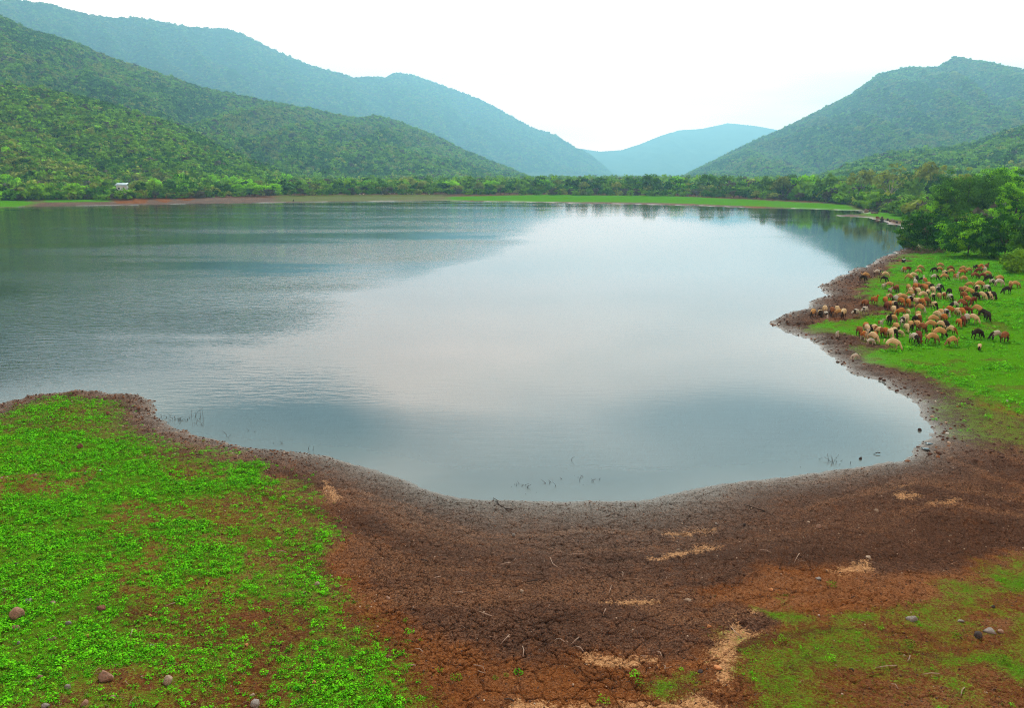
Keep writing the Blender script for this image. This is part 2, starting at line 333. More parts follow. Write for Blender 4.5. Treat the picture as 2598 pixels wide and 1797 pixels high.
def zfull(x, y):
    s = shore_sd(x, y); g, sa, rd = zones(x, y, s); m, c = micro(x, y, s, g)
    return zsmooth(x, y, s) + m, s, g, sa, rd
def ground_at(px, py, zoff=0.0):
    """where the sight line of a photo point meets the land"""
    dx, dy, dz = raydir(px, py)
    if dz >= -1e-4: dz = -1e-4
    t0 = (6.0 - H) / dz; t1 = (-0.2 - H) / dz; t = np.linspace(min(t0, 900), min(t1, 3000), 260)
    x, y, z = dx * t, dy * t, H + dz * t
    dd = z - np.maximum(zsmooth(x, y), 0) - zoff
    i = np.argmax(dd <= 0) if (dd <= 0).any() else len(t) - 1
    if i > 0 and dd[i] <= 0:
        f = dd[i - 1] / (dd[i - 1] - dd[i] + 1e-9); tt = t[i - 1] + f * (t[i] - t[i - 1])
    else: tt = t[i]
    X, Y = float(dx * tt), float(dy * tt)
    return X, Y, float(zsmooth(np.array([X]), np.array([Y]))[0])
def ground_exact(px, py):
    X, Y, Z = ground_at(px, py)
    z = float(zfull(np.array([X]), np.array([Y]))[0][0])
    return X, Y, z
# ------------------------------------------------------------------ ground sheet
azi = np.concatenate([np.linspace(-80, -42, 30), np.linspace(-42, 42, 1150)[1:-1], np.linspace(42, 80, 30)])
ang = np.concatenate([np.linspace(56, 42.5, 30), np.linspace(42.5, 5.4, 1120)[1:], np.linspace(5.4, 1.4, 170)[1:]])
rr = H / np.tan(np.radians(ang)); rr = np.concatenate([rr, np.geomspace(rr[-1] * 1.02, 13000, 60)])
A, R = np.meshgrid(np.radians(azi), rr)
X = R * np.sin(A); Y = R * np.cos(A)
S = shore_sd(X, Y); G, SA, RDm = zones(X, Y, S); MI, CR = micro(X, Y, S, G)
Z = zsmooth(X, Y, S) + MI; Z = np.where(S > 0.4, np.maximum(Z, 0.03), Z)
gm, nt, b = mat('ground_soil', 1.0, 0.0)
gr, sa_, rd_, wt = attr(nt, 'green'), attr(nt, 'sand'), attr(nt, 'red'), attr(nt, 'wet')
nbig = noise(nt, 0.35, 6, 0.6); nmid = noise(nt, 2.2, 6, 0.65); nfin = noise(nt, 14, 5, 0.7); ngr = noise(nt, 38, 4, 0.7)
mudc = ramp(nt, [(0.3, (0.028, 0.013, 0.008)), (0.5, (0.094, 0.044, 0.026)), (0.72, (0.225, 0.115, 0.070))], nfin.outputs[0]).outputs[0]
redc = ramp(nt, [(0.3, (0.10, 0.030, 0.010)), (0.52, (0.21, 0.072, 0.022)), (0.75, (0.34, 0.15, 0.06))], nfin.outputs[0]).outputs[0]
sandc = ramp(nt, [(0.3, (0.30, 0.13, 0.05)), (0.7, (0.62, 0.34, 0.16))], nfin.outputs[0]).outputs[0]
wetc = ramp(nt, [(0.3, (0.075, 0.065, 0.05)), (0.7, (0.15, 0.135, 0.105))], nfin.outputs[0]).outputs[0]
grl = ramp(nt, [(0.28, (0.030, 0.060, 0.006)), (0.5, (0.055, 0.19, 0.003)), (0.72, (0.10, 0.40, 0.003))], nfin.outputs[0]).outputs[0]
grd = ramp(nt, [(0.30, (0.045, 0.038, 0.008)), (0.5, (0.075, 0.135, 0.009)), (0.70, (0.10, 0.27, 0.009))], nfin.outputs[0]).outputs[0]
grc = mixc(nt, mrange(nt, gr, 0.72, 0.92), grd, grl)
rf = mathn(nt, 'ADD', rd_, mrange(nt, nmid.outputs[0], 0.4, 0.7, -0.25, 0.35), clamp=True)
c = mixc(nt, rf, mudc, redc)
c = mixc(nt, mrange(nt, nbig.outputs[0], 0.35, 0.65, 0.0, 0.45), c, mixc(nt, rf, (0.050, 0.026, 0.018), (0.12, 0.036, 0.010)))
bd_ = attr(nt, 'band'); c = mixc(nt, mrange(nt, bd_, 0.42, 0.30, 0.0, 0.45), c, (0.045, 0.020, 0.012)); c = mixc(nt, mathn(nt, 'MULTIPLY', mrange(nt, bd_, 0.56, 0.68, 0.0, 0.55), mrange(nt, nfin.outputs[0], 0.4, 0.6)), c, (0.25, 0.115, 0.055))
sf = mrange(nt, mathn(nt, 'ADD', sa_, mathn(nt, 'MULTIPLY', mathn(nt, 'SUBTRACT', mathn(nt, 'ADD', nmid.outputs[0], nfin.outputs[0]), 1.0), 1.5)), 0.30, 0.62, 0.0, 0.85)
sf = mathn(nt, 'MULTIPLY', sf, mrange(nt, sa_, 0.03, 0.15))
c = mixc(nt, sf, c, sandc)
c = mixc(nt, mathn(nt, 'MULTIPLY', wt, 0.9), c, wetc)
# scattered pale grit
vg = N(nt, 'ShaderNodeTexVoronoi'); vg.inputs['Scale'].default_value = 9; tcg = N(nt, 'ShaderNodeTexCoord'); nt.links.new(tcg.outputs['Object'], vg.inputs[0])
gritf = mrange(nt, vg.outputs['Distance'], 0.16, 0.08)
sepc = N(nt, 'ShaderNodeSeparateColor'); nt.links.new(vg.outputs['Color'], sepc.inputs[0])
gritf = mathn(nt, 'MULTIPLY', gritf, mrange(nt, sepc.outputs[0], 0.86, 0.92))
c = mixc(nt, mathn(nt, 'MULTIPLY', gritf, 0.6), c, (0.40, 0.27, 0.19))
# turf: coverage threshold
cov = mathn(nt, 'SUBTRACT', mathn(nt, 'ADD', mathn(nt, 'MULTIPLY', gr, 0.85), mathn(nt, 'ADD', mathn(nt, 'MULTIPLY', nmid.outputs[0], 1.4), mathn(nt, 'MULTIPLY', nfin.outputs[0], 1.7))), 1.68)
gf = mrange(nt, cov, 0.0, 0.5)
gf = mathn(nt, 'MULTIPLY', gf, mrange(nt, gr, 0.02, 0.2))
c = mixc(nt, mathn(nt, 'MULTIPLY', gf, 0.93), c, grc)
nt.links.new(c, b.inputs['Base Color'])
nt.links.new(mathn(nt, 'SUBTRACT', 0.95, mathn(nt, 'MULTIPLY', wt, 0.45)), b.inputs['Roughness']); nt.links.new(mathn(nt, 'MULTIPLY', wt, 0.5), b.inputs['Specular IOR Level'])
# cracks in the drying mud + grit relief
vc = N(nt, 'ShaderNodeTexVoronoi', feature='DISTANCE_TO_EDGE'); vc.inputs['Scale'].default_value = 5.5
addv = N(nt, 'ShaderNodeVectorMath', operation='ADD'); sclv = N(nt, 'ShaderNodeVectorMath', operation='SCALE'); sclv.inputs['Scale'].default_value = 0.25
nt.links.new(nmid.outputs[1], sclv.inputs[0]); nt.links.new(tcg.outputs['Object'], addv.inputs[0]); nt.links.new(sclv.outputs[0], addv.inputs[1]); nt.links.new(addv.outputs[0], vc.inputs[0])
ck = mathn(nt, 'MULTIPLY', mrange(nt, vc.outputs['Distance'], 0.0, 0.09), mrange(nt, gf, 0.3, 0.0))
hgt = mathn(nt, 'ADD', mathn(nt, 'MULTIPLY', ck, 0.55), mathn(nt, 'ADD', nfin.outputs[0], mathn(nt, 'MULTIPLY', ngr.outputs[0], 0.5)))
bump(nt, b, hgt, 0.9, 0.07)
BND = fbm(S * 0.75 + (fbm(X * .12, Y * .12, 3, 120) - .5) * 6, X * 0.07 + Y * 0.02 + 3, 5, 121)
WT = np.exp(-np.clip(S, 0, 99) / (1.2 + 1.6 * np.exp(-((X - 3) / 9)**2))) * (S > -1)
WT = np.maximum(WT, 0.14 * ss(250, 330, R) * (1 - G) * (S < 60) * (1 - RDm))
ground = obj('ground', mk_mesh('ground', np.stack([X, Y, Z], -1).reshape(-1, 3), grid_faces(*X.shape), [gm], True, dict(green=G, sand=SA, red=RDm, wet=WT, band=BND)))
tag(ground, kind='structure')
# ------------------------------------------------------------------ water
wm, nt, b = mat('lake_water', 0.04, 0.5)
sh = attr(nt, 'shallow'); rp = attr(nt, 'ripple')
wc = ramp(nt, [(0.0, (0.012, 0.018, 0.018)), (0.5, (0.045, 0.052, 0.05)), (1.0, (0.11, 0.115, 0.10))], sh).outputs[0]
nt.links.new(wc, b.inputs['Base Color']); b.inputs['IOR'].default_value = 1.65
w1 = noise(nt, 1.0, 3, 0.5, sc3=(0.55, 1.7, 1)); w2 = noise(nt, 3.0, 3, 0.55, sc3=(0.5, 1.5, 1)); w3 = noise(nt, 0.12, 3, 0.5, sc3=(0.4, 1.6, 1))
wh = mathn(nt, 'ADD', mathn(nt, 'MULTIPLY', w1.outputs[0], 0.7), mathn(nt, 'MULTIPLY', w2.outputs[0], 0.16))
patch = noise(nt, 0.018, 4, 0.6, sc3=(0.5, 2.4, 1))
rs = mathn(nt, 'MULTIPLY', rp, mrange(nt, patch.outputs[0], 0.36, 0.62, 0.15, 1.5))
bn = N(nt, 'ShaderNodeBump'); bn.inputs['Distance'].default_value = 0.11
nt.links.new(rs, bn.inputs['Strength']); nt.links.new(wh, bn.inputs['Height']); nt.links.new(bn.outputs[0], b.inputs['Normal'])
wa = np.linspace(-80, 80, 420); wr = H / np.tan(np.radians(np.linspace(30, 1.4, 420)))
A2, R2 = np.meshgrid(np.radians(wa), wr); WX = R2 * np.sin(A2); WY = R2 * np.cos(A2)
WS = shore_sd(WX, WY)
shal = np.exp(np.clip(WS, -200, 0) / 9.0) * (1 - ss(60, 110, R2))
shal = np.maximum(shal, 0.75 * (1 - ss(38, 62, np.hypot(WX - 6, WY) )) )
pxx = WX / np.maximum(WY, 1)
RBd = 160 + 290 * pxx
rip = 0.04 + 0.62 * ss(-12, 22, R2 - RBd) * ss(62, 76, R2) * (1 - ss(-0.08, 0.05, pxx)) * (1 - 0.45 * ss(200, 330, R2)) + 0.10 * ss(230, 330, R2)
rip = rip + 0.05 * np.exp(-((WX + 10) / 9)**2 - ((WY - 55) / 7)**2) + 0.30 * ss(-0.12, -0.28, pxx) * ss(50, 58, R2) * (1 - ss(85, 125, R2))
rip = np.clip(rip + (fbm(WX * 0.02, WY * 0.05, 3, 95) - 0.5) * 0.12 * ss(50, 80, R2), 0.02, 1.0)
keep = WS < 2.5 + 0.02 * R2
Fw = grid_faces(*WX.shape); kf = keep.ravel()[Fw].any(1); Fw = Fw[kf]
us = np.unique(Fw); remap = -np.ones(WX.size, np.int64); remap[us] = np.arange(len(us))
wv = np.stack([WX, WY, np.zeros_like(WX)], -1).reshape(-1, 3)[us]
water = obj('water', mk_mesh('water', wv, remap[Fw], [wm], True, dict(shallow=shal.ravel()[us], ripple=rip.ravel()[us])))
tag(water, kind='structure')
# ------------------------------------------------------------------ hills
def crestz(xs, ys, Rg):
    dx, dy, dz = raydir(xs, ys); return H + Rg * dz / np.hypot(dx, dy)
def hill_mat(name, c1, c2, c3, scale):
    m, nt, b = mat(name, 1.0, 0.0)
    n = noise(nt, scale, 7, 0.7); n2 = noise(nt, scale * 0.06, 4, 0.55)
    f = mathn(nt, 'ADD', mathn(nt, 'MULTIPLY', n.outputs[0], 0.7), mathn(nt, 'MULTIPLY', n2.outputs[0], 0.3))
    nt.links.new(ramp(nt, [(0.36, c1), (0.5, c2), (0.62, c3)], f).outputs[0], b.inputs['Base Color'])
    bump(nt, b, n.outputs[0], 1.0, 5.0)
    return m
HM = hill_mat('hill_scrub', (0.03, 0.055, 0.010), (0.075, 0.12, 0.020), (0.16, 0.19, 0.05), 0.12)
def hill(name, crest, dist, base, nc=420, nr=170, amp=0.10, spur=9.0, seed=0, power=1.25, x0=-900, x1=3500, back=0.35, drift=2.0):
    xs = np.linspace(x0, x1, nc); cx_, cy_ = zip(*crest)
    cyy = np.interp(xs, cx_, cy_)
    Rc = np.interp(xs, *zip(*dist)); Rb = np.interp(xs, *zip(*base))
    az = np.arctan2((xs - CX) / F, math.cos(PITCH) + 0 * xs)
    # azimuth of a far point of this column near the horizon
    dx, dy, dz = raydir(xs, cyy); az = np.arctan2(dx, dy)
    hc = crestz(xs, cyy, Rc)
    v = np.concatenate([np.linspace(0, 1, nr), np.linspace(1, 2, 40)[1:]])
    Vv, C = np.meshgrid(v, np.arange(nc), indexing='ij')
    front = np.clip(Vv, 0, 1); bk = np.clip(Vv - 1, 0, 1)
    RR = Rb[C] + (Rc[C] - Rb[C]) * front + bk * Rc[C] * back
    prof = front**power * (1 - bk**1.3)
    a = az[C]; x = RR * np.sin(a); y = RR * np.cos(a)
    L = 1.0 / spur
    wv_ = fbm(x / 900 + seed, y / 900, 3, 200 + seed)
    u = a * spur * 2.2 + drift * front + wv_ * 2.0
    rid = 1 - np.abs(2 * fbm(u, front * 1.2 + seed, 3, 210 + seed) - 1) * 2.0
    fine = fbm(x / 160, y / 160, 4, 230 + seed) - 0.5
    win = np.sin(np.pi * np.clip(front, 0, 1))**0.8
    z = hc[C] * prof + win * hc[C] * (amp * (rid - 0.55) + 0.07 * fine)
    z = z - 6 * (1 - front)**2
    # nothing in front of the crest may stand above the skyline
    lim = (hc[C] - H) / Rc[C] * RR + H - 2 - 0.02 * (1 - front) * hc[C]
    z = np.where(Vv < 1, np.minimum(z, lim), z)
    me = mk_mesh(name, np.stack([x, y, z], -1).reshape(-1, 3), grid_faces(*x.shape), [HM])
    o = obj('hill', me); tag(o, kind='structure')
    return x, y, z, Vv, xs
K = 1.1262
R1c = d([(-500,-140),(-100,-20),(0,0),(100,8),(200,35),(260,42),(300,40),(420,60),(520,68),(560,85),(620,115),(700,150),(760,165),(795,178)]) + d([(830,173),(870,176),(890,165),(930,170),(1000,195),(1080,225),(1150,262),(1200,290),(1250,305),(1290,330),(1330,350),(1380,395),(1430,420),(3200,440)])
h1 = hill('hill_far_left', R1c, [(-900, 4200), (900, 4600), (1500, 5600)], [(-900, 2300), (900, 3000), (1500, 4700)], amp=0.24, spur=12, seed=3, x1=1640)
R4c = d([(900,400),(1200,350),(1290,332),(1350,341),(1400,338),(1440,325),(1490,305),(1530,293),(1580,290),(1640,277),(1700,283),(1750,292),(1850,330),(2000,380),(2300,420)])
h4 = hill('hill_valley_end', R4c, [(0, 8000), (3000, 8000)], [(0, 6300), (3000, 6300)], amp=0.12, spur=14, seed=9, x0=950, x1=2700, back=0.05)
R5c = d([(1480,430),(1560,390),(1620,360),(1700,320),(1760,295),(1850,250),(1920,215),(1980,170),(2040,155),(2110,155),(2150,130),(2200,140),(2250,148),(2307,158),(2500,200),(3100,300)])
h5 = hill('hill_right', R5c, [(1600, 2400), (2600, 2900), (3500, 2900)], [(1600, 1500), (2600, 1400), (3500, 1400)], amp=0.34, spur=10, seed=5, x0=1640, drift=3.2)
R2c = d([(-500,-150),(-100,0),(0,40),(60,70),(150,95),(250,135),(340,165),(450,200),(560,225),(700,250),(800,270),(850,265),(900,280),(980,310),(1050,345),(1110,370),(1165,392),(1250,425),(3000,440)])
h2 = hill('hill_mid_left', R2c, [(-900, 1550), (800, 1750), (1400, 1900)], [(-900, 800), (800, 900), (1400, 1150)], amp=0.30, spur=9, seed=6, x1=1400, drift=-2.5)
R3c = d([(-500,150),(-100,190),(0,200),(60,205),(150,220),(250,245),(330,270),(400,290),(480,330),(560,368),(640,400),(760,425)])
h3 = hill('hill_near_left', R3c, [(-900, 900), (800, 860)], [(-900, 545), (800, 560)], amp=0.18, spur=8, seed=8, x1=820, nr=130)
R6c = d([(1800,425),(1900,388),(1960,365),(2050,350),(2140,345),(2200,330),(2260,310),(2307,295),(2500,240),(3100,200)])
h6 = hill('hill_near_right', R6c, [(1900, 1150), (3500, 1250)], [(1900, 620), (3500, 560)], amp=0.10, spur=9, seed=4, x0=2000, nr=130)
# ------------------------------------------------------------------ foliage meshes
def quads_from(cen, nrm, size, rs, asp=0.6):
    """one leaf-sized rhombus per centre"""
    n = len(cen); nrm = nrm / (np.linalg.norm(nrm, axis=1, keepdims=True) + 1e-9)
    t = rs.normal(size=(n, 3)); t -= nrm * (t * nrm).sum(1, keepdims=True); t /= np.linalg.norm(t, axis=1, keepdims=True) + 1e-9
    b_ = np.cross(nrm, t); s = np.asarray(size).reshape(-1, 1) * np.ones((n, 1))
    V = np.stack([cen - t * s * 0.5, cen + b_ * s * asp * 0.5, cen + t * s * 0.5, cen - b_ * s * asp * 0.5], 1).reshape(-1, 3)
    return V, np.arange(4 * n).reshape(-1, 4)
def crown(name, seed, m, rx=1.0, rz=0.75, zc=1.0, nclump=26, per=26, leaf=0.16, cr=0.33, flat=0.6, hollow=0.45, low=-0.5):
    """leaf clumps spread through an uneven crown of radius about rx"""
    rs = np.random.default_rng(seed); dirs = rs.normal(size=(nclump * 3, 3)); dirs /= np.linalg.norm(dirs, axis=1, keepdims=True)
    dirs = dirs[dirs[:, 2] > low][:nclump]; n = len(dirs)
    lump = 0.78 + 0.34 * rs.random((n, 1)); rad = (hollow + (1 - hollow) * rs.random((n, 1))**0.6) * lump
    C = dirs * rad * np.array([rx, rx, rz]); C[:, :2] += rs.normal(size=(n, 2)) * 0.06 * rx; C[:, 2] += zc
    Vs, To = [], []
    for k in range(n):
        dd = rs.normal(size=(per, 3)); dd /= np.linalg.norm(dd, axis=1, keepdims=True)
        r = cr * rx * (0.7 + 0.6 * rs.random()); P = C[k] + dd * r * (0.45 + 0.55 * rs.random((per, 1))) * np.array([1, 1, flat])
        nn = dd * 0.8 + np.array([0, 0, 0.7]) + rs.normal(size=(per, 3)) * 0.45
        V, _ = quads_from(P, nn, leaf * rx * (0.6 + 0.8 * rs.random(per)), rs)
        Vs.append(V); To.append(np.repeat(np.clip(rs.random() * 0.75 + 0.25 * rs.random(per), 0, 1), 4))
    V = np.concatenate(Vs); Fq = np.arange(len(V)).reshape(-1, 4)
    return mk_mesh(name, V, Fq, [m], False, dict(tone=np.concatenate(To)))
def tube(pts, rad, ns=6):
    pts = np.array(pts, float); n = len(pts); V = []
    for i in range(n):
        t = pts[min(i + 1, n - 1)] - pts[max(i - 1, 0)]; t /= np.linalg.norm(t) + 1e-9
        a = np.cross(t, [0.31, 0.17, 0.93] if abs(t[2]) < 0.9 else [1, 0.1, 0]); a /= np.linalg.norm(a); b_ = np.cross(t, a)
        for k in range(ns):
            q = 2 * math.pi * k / ns; V.append(pts[i] + rad[i] * (a * math.cos(q) + b_ * math.sin(q)))
    Fq = [[i * ns + k, i * ns + (k + 1) % ns, (i + 1) * ns + (k + 1) % ns, (i + 1) * ns + k] for i in range(n - 1) for k in range(ns)]
    c0 = len(V); V.append(pts[0]); V.append(pts[-1])
    for k in range(0, ns, 2): Fq.append([c0, (k + 1) % ns, k, (k - 1) % ns]); e = (n - 1) * ns; Fq.append([c0 + 1, e + (k - 1) % ns, e + k, e + (k + 1) % ns])
    return np.array(V), np.array(Fq)
def join(parts):
    Vs, Fs, o = [], [], 0
    for V, Fq in parts: Vs.append(V); Fs.append(np.asarray(Fq) + o); o += len(V)
    return np.concatenate(Vs), np.concatenate(Fs)
bark = plain_mat('bark', (0.035, 0.026, 0.02), (0.10, 0.08, 0.062), 5)
bark_pale = plain_mat('pale_bark', (0.22, 0.20, 0.17), (0.38, 0.36, 0.32), 5)
def trunk_mesh(name, seed, h=1.0, r=0.05, limbs=5, m=None, spread=0.6, top=1.35):
    rs = np.random.default_rng(seed); P = []
    lean = rs.normal(size=2) * 0.05
    main = [(0, 0, -0.12), (lean[0] * .3, lean[1] * .3, h * .35), (lean[0], lean[1], h * .7), (lean[0] * 1.6, lean[1] * 1.6, top)]
    P.append(tube(main, [r * 1.35, r, r * .8, r * .25]))
    for k in range(limbs):
        a = 2 * math.pi * (k + rs.random() * .6) / limbs; s0 = h * (0.32 + 0.4 * rs.random()); e = spread * (0.6 + 0.5 * rs.random())
        P.append(tube([(lean[0] * .5, lean[1] * .5, s0), (math.cos(a) * e * .5, math.sin(a) * e * .5, s0 + .25 * h), (math.cos(a) * e, math.sin(a) * e, s0 + (.4 + .3 * rs.random()) * h)], [r * .6, r * .4, r * .12], 5))
    V, Fq = join(P); return mk_mesh(name, V, Fq, [m or bark])
LM = dict(
    dark=leaf_mat('leaves_dark', (0.004, 0.022, 0.003), (0.10, 0.31, 0.010), 0.08),
    mid=leaf_mat('leaves_mid', (0.016, 0.06, 0.004), (0.23, 0.50, 0.014), 0.2),
    lime=leaf_mat('leaves_lime', (0.14, 0.40, 0.006), (0.38, 0.85, 0.010), 0.3),
    olive=leaf_mat('leaves_olive', (0.06, 0.10, 0.014), (0.34, 0.43, 0.05), 0.2),
    grey=leaf_mat('leaves_grey_brown', (0.045, 0.042, 0.030), (0.13, 0.115, 0.075), 0.15),
    bright=leaf_mat('leaves_bright', (0.004, 0.035, 0.001), (0.30, 0.78, 0.008), 0.08, None, (0.035, 0.17, 0.003)))  # near-black and lime ends imitate shaded and sunlit leaf clumps in the colour
# ------------------------------------------------------------------ instanced masses
def scatter(name, pts, scl, idx, protos, rot=None, label=None, cat=None, kind='stuff', seed=0, tilt=0.0):
    """one object: geometry-node instances of the prototype meshes on a cloud of points"""
    rs = np.random.default_rng(seed); n = len(pts)
    me = bpy.data.meshes.new(name); me.vertices.add(n); me.vertices.foreach_set('co', np.asarray(pts, np.float32).ravel())
    scl = np.asarray(scl, np.float32)
    if scl.ndim == 1: scl = np.repeat(scl[:, None], 3, 1)
    e = np.stack([(rs.random(n) - .5) * 2 * tilt, (rs.random(n) - .5) * 2 * tilt, rs.random(n) * 6.283 if rot is None else rot], 1).astype(np.float32)
    a = me.attributes.new('scl', 'FLOAT_VECTOR', 'POINT'); a.data.foreach_set('vector', np.ascontiguousarray(scl).ravel())
    a = me.attributes.new('rot', 'FLOAT_VECTOR', 'POINT'); a.data.foreach_set('vector', np.ascontiguousarray(e).ravel())
    a = me.attributes.new('idx', 'INT', 'POINT'); a.data.foreach_set('value', np.asarray(idx, np.int32))
    o = obj(name, me)
    col = bpy.data.collections.new(name + '_kinds')
    for i, pm in enumerate(protos):
        po = bpy.data.objects.new('%s_kind_%02d' % (name, i), pm); col.objects.link(po)
    g = bpy.data.node_groups.new(name + '_spread', 'GeometryNodeTree')
    g.interface.new_socket('Geometry', in_out='INPUT', socket_type='NodeSocketGeometry'); g.interface.new_socket('Geometry', in_out='OUTPUT', socket_type='NodeSocketGeometry')
    gi = g.nodes.new('NodeGroupInput'); go = g.nodes.new('NodeGroupOutput'); ip = g.nodes.new('GeometryNodeInstanceOnPoints')
    ci = g.nodes.new('GeometryNodeCollectionInfo'); ci.inputs['Collection'].default_value = col
    ci.inputs['Separate Children'].default_value = True; ci.inputs['Reset Children'].default_value = True
    def na(t, nm):
        q = g.nodes.new('GeometryNodeInputNamedAttribute'); q.data_type = t; q.inputs['Name'].default_value = nm; return [s for s in q.outputs if s.enabled][0]
    g.links.new(gi.outputs[0], ip.inputs['Points']); g.links.new(ci.outputs[0], ip.inputs['Instance']); ip.inputs['Pick Instance'].default_value = True
    g.links.new(na('INT', 'idx'), ip.inputs['Instance Index']); g.links.new(na('FLOAT_VECTOR', 'scl'), ip.inputs['Scale'])
    er = g.nodes.new('FunctionNodeEulerToRotation'); g.links.new(na('FLOAT_VECTOR', 'rot'), er.inputs[0]); g.links.new(er.outputs[0], ip.inputs['Rotation'])
    g.links.new(ip.outputs[0], go.inputs[0])
    md = o.modifiers.new('spread', 'NODES'); md.node_group = g
    tag(o, label, cat, None, kind); return o
FP = []
for i, (k, kw) in enumerate([('mid', {}), ('dark', {}), ('olive', {}), ('mid', dict(rz=1.0)), ('grey', dict(per=10)), ('lime', {}), ('dark', dict(rz=0.6)), ('olive', dict(rz=.9))]):
    kk = dict(nclump=15, per=12, leaf=0.42, cr=0.36, rz=0.72, zc=0.45, hollow=.55, low=-.2); kk.update(kw)
    FP.append(crown('scrub_crown_%d' % i, 100 + i, LM[k], **kk))
PR = np.array([0.38, 0.15, 0.19, 0.16, 0.05, 0.015, 0.06, 0.035]); PR /= PR.sum()
def forest(name, surf, n, size, label, vmin=0.0, vmax=1.04, lime=None, seed=0, x0=-250, x1=2850, bare=0.0):
    x, y, z, Vv, xs = surf; rs = np.random.default_rng(seed); nr, nc = x.shape
    c0, c1 = np.searchsorted(xs, x0), min(np.searchsorted(xs, x1), nc - 2)
    u = c0 + rs.random(n) * (c1 - c0 - 1); vv = vmin + rs.random(n) * (vmax - vmin)
    col = Vv[:, 0]; ri = np.interp(vv, col, np.arange(nr)); i = np.floor(ri).astype(int).clip(0, nr - 2); f = ri - i
    j = np.floor(u).astype(int); g = u - j
    bl = lambda q: (q[i, j] * (1 - f) + q[i + 1, j] * f) * (1 - g) + (q[i, j + 1] * (1 - f) + q[i + 1, j + 1] * f) * g
    P = np.stack([bl(x), bl(y), bl(z)], 1)
    if bare: k = fbm(P[:, 0] / 60, P[:, 1] / 60, 3, 300) > bare; P = P[k]
    fp_ = CX + F * P[:, 0] / (P[:, 1] * math.cos(PITCH) + (H - P[:, 2]) * math.sin(PITCH)); k = (P[:, 2] > -3) & ~((np.abs(fp_ - 314) < 32) & (np.hypot(P[:, 0], P[:, 1]) < math.hypot(HX, HY) + 7)); P = P[k]; n = len(P)
    idx = rs.choice(len(FP), n, p=PR)
    # damp, darker woodland and drier open stands run in patches
    pt = fbm(P[:, 0] / 110, P[:, 1] / 110, 4, 310); idx = np.where((pt > .58) & (rs.random(n) < .7), 1, idx); idx = np.where((pt < .40) & (rs.random(n) < .6), 2, idx)
    idx = np.where((idx == 5) & (rs.random(n) < (0.0 if lime is None else lime)), 5, np.where(idx == 5, 0, idx))
    s = size * (0.42 + 1.05 * rs.random(n)**2.4); P[:, 2] -= s * 0.12
    return scatter(name, P, np.stack([s, s, s * (.7 + .5 * rs.random(n))], 1), idx, FP, label=label, cat='forest', seed=seed)
HX, HY = [float(q) for q in unproj(314, 491, 2.5)]
forest('hillside_forest', h3, 50000, 3.7, 'dense scrub forest over the low near hill on the left', lime=1.0, seed=1, x1=1000)
forest('hillside_forest', h2, 120000, 4.7, 'dark green forest over the middle ridge on the left', seed=2, x1=1450)
forest('hillside_forest', h1, 100000, 7.2, 'blue hazy forest over the high far ridge on the left', seed=3, x1=1700, vmin=0.1)
forest('hillside_forest', h5, 130000, 4.9, 'hazy green forest over the tall peak on the right', seed=4, x0=1700)
forest('hillside_forest', h6, 30000, 5.4, 'scrub forest over the low hill at the right edge', seed=5, x0=2000)
# wood on the flat land between the lake and the hills
rs = np.random.default_rng(11); n = 26000
a = np.radians(-36 + 72 * rs.random(n)); r = 1500 - 1000 * rs.random(n)**0.8
px = CX + F * np.tan(a)
r0 = np.interp(px, [0, 500, 900, 1500, 1900, 2100, 2300, 2600], [480, 520, 575, 575, 500, 430, 340, 300]) + 18 * rs.random(n)
k = r > r0; x, y = (r * np.sin(a))[k], (r * np.cos(a))[k]
extra = 5000; ax_ = np.radians(17 + 19 * rs.random(extra)); rx_ = 180 + 420 * rs.random(extra); pxx_ = CX + F * np.tan(ax_)
lim_ = np.interp(pxx_, [1900, 2150, 2250, 2330, 2420, 2700], [520, 400, 325, 270, 205, 190]); kk_ = rx_ > lim_
x = np.concatenate([x, (rx_ * np.sin(ax_))[kk_]]); y = np.concatenate([y, (rx_ * np.cos(ax_))[kk_]])
z = zsmooth(x, y, np.maximum(shore_sd(x, y), 30)) ; rg = np.hypot(x, y)
# leave the hut's clearing open
hpx = CX + F * x / (y * math.cos(PITCH) + H * math.sin(PITCH)); k = ~((np.abs(hpx - 314) < 34) & (rg > 300) & (rg < math.hypot(HX, HY) + 6)); x, y, z, rg = x[k], y[k], z[k], rg[k]; m_ = len(x)
s = (2.2 + 3.6 * rs.random(m_)**1.5) * np.where(rg < 420, 0.8, 1)
idx = rs.choice(len(FP), m_, p=PR); idx = np.where((idx == 5) & (rs.random(m_) < .5), 0, idx)
scatter('forest', np.stack([x, y, z - .2], 1), np.stack([s, s, s * (.8 + .6 * rs.random(m_))], 1), idx, FP, label='thick scrub wood filling the flat valley floor behind the far shore', cat='forest', seed=12)
# ------------------------------------------------------------------ trees one can tell apart
TW = {}
def tree_kind(key):
    """(crown mesh, trunk mesh) of unit radius 1 and top at about z=2"""
    if key in TW: return TW[key]
    tone, shape = key.rsplit('_', 1); sd = abs(hash_(key)) % 9999
    P = dict(round=dict(rx=1, rz=.8, zc=1.15, nclump=34, per=30, leaf=.22, cr=.32), low=dict(rx=1, rz=.75, zc=.62, nclump=34, per=30, leaf=.22, cr=.32, low=-.8), dome=dict(rx=1, rz=.62, zc=1.3, nclump=34, per=28, leaf=.2, cr=.26, low=-.1, hollow=.6), open=dict(rx=1, rz=.9, zc=1.1, nclump=40, per=14, leaf=.15, cr=.25, hollow=.3))[shape]
    c = crown('crown_' + key, sd, LM[tone], **P)
    t = trunk_mesh('trunk_' + key, sd + 1, 1.0 if shape != 'low' else .5, .05, 5, bark_pale if key == 'olive_open' else bark, top=1.5 if shape != 'low' else .9)
    TW[key] = (c, t); return TW[key]
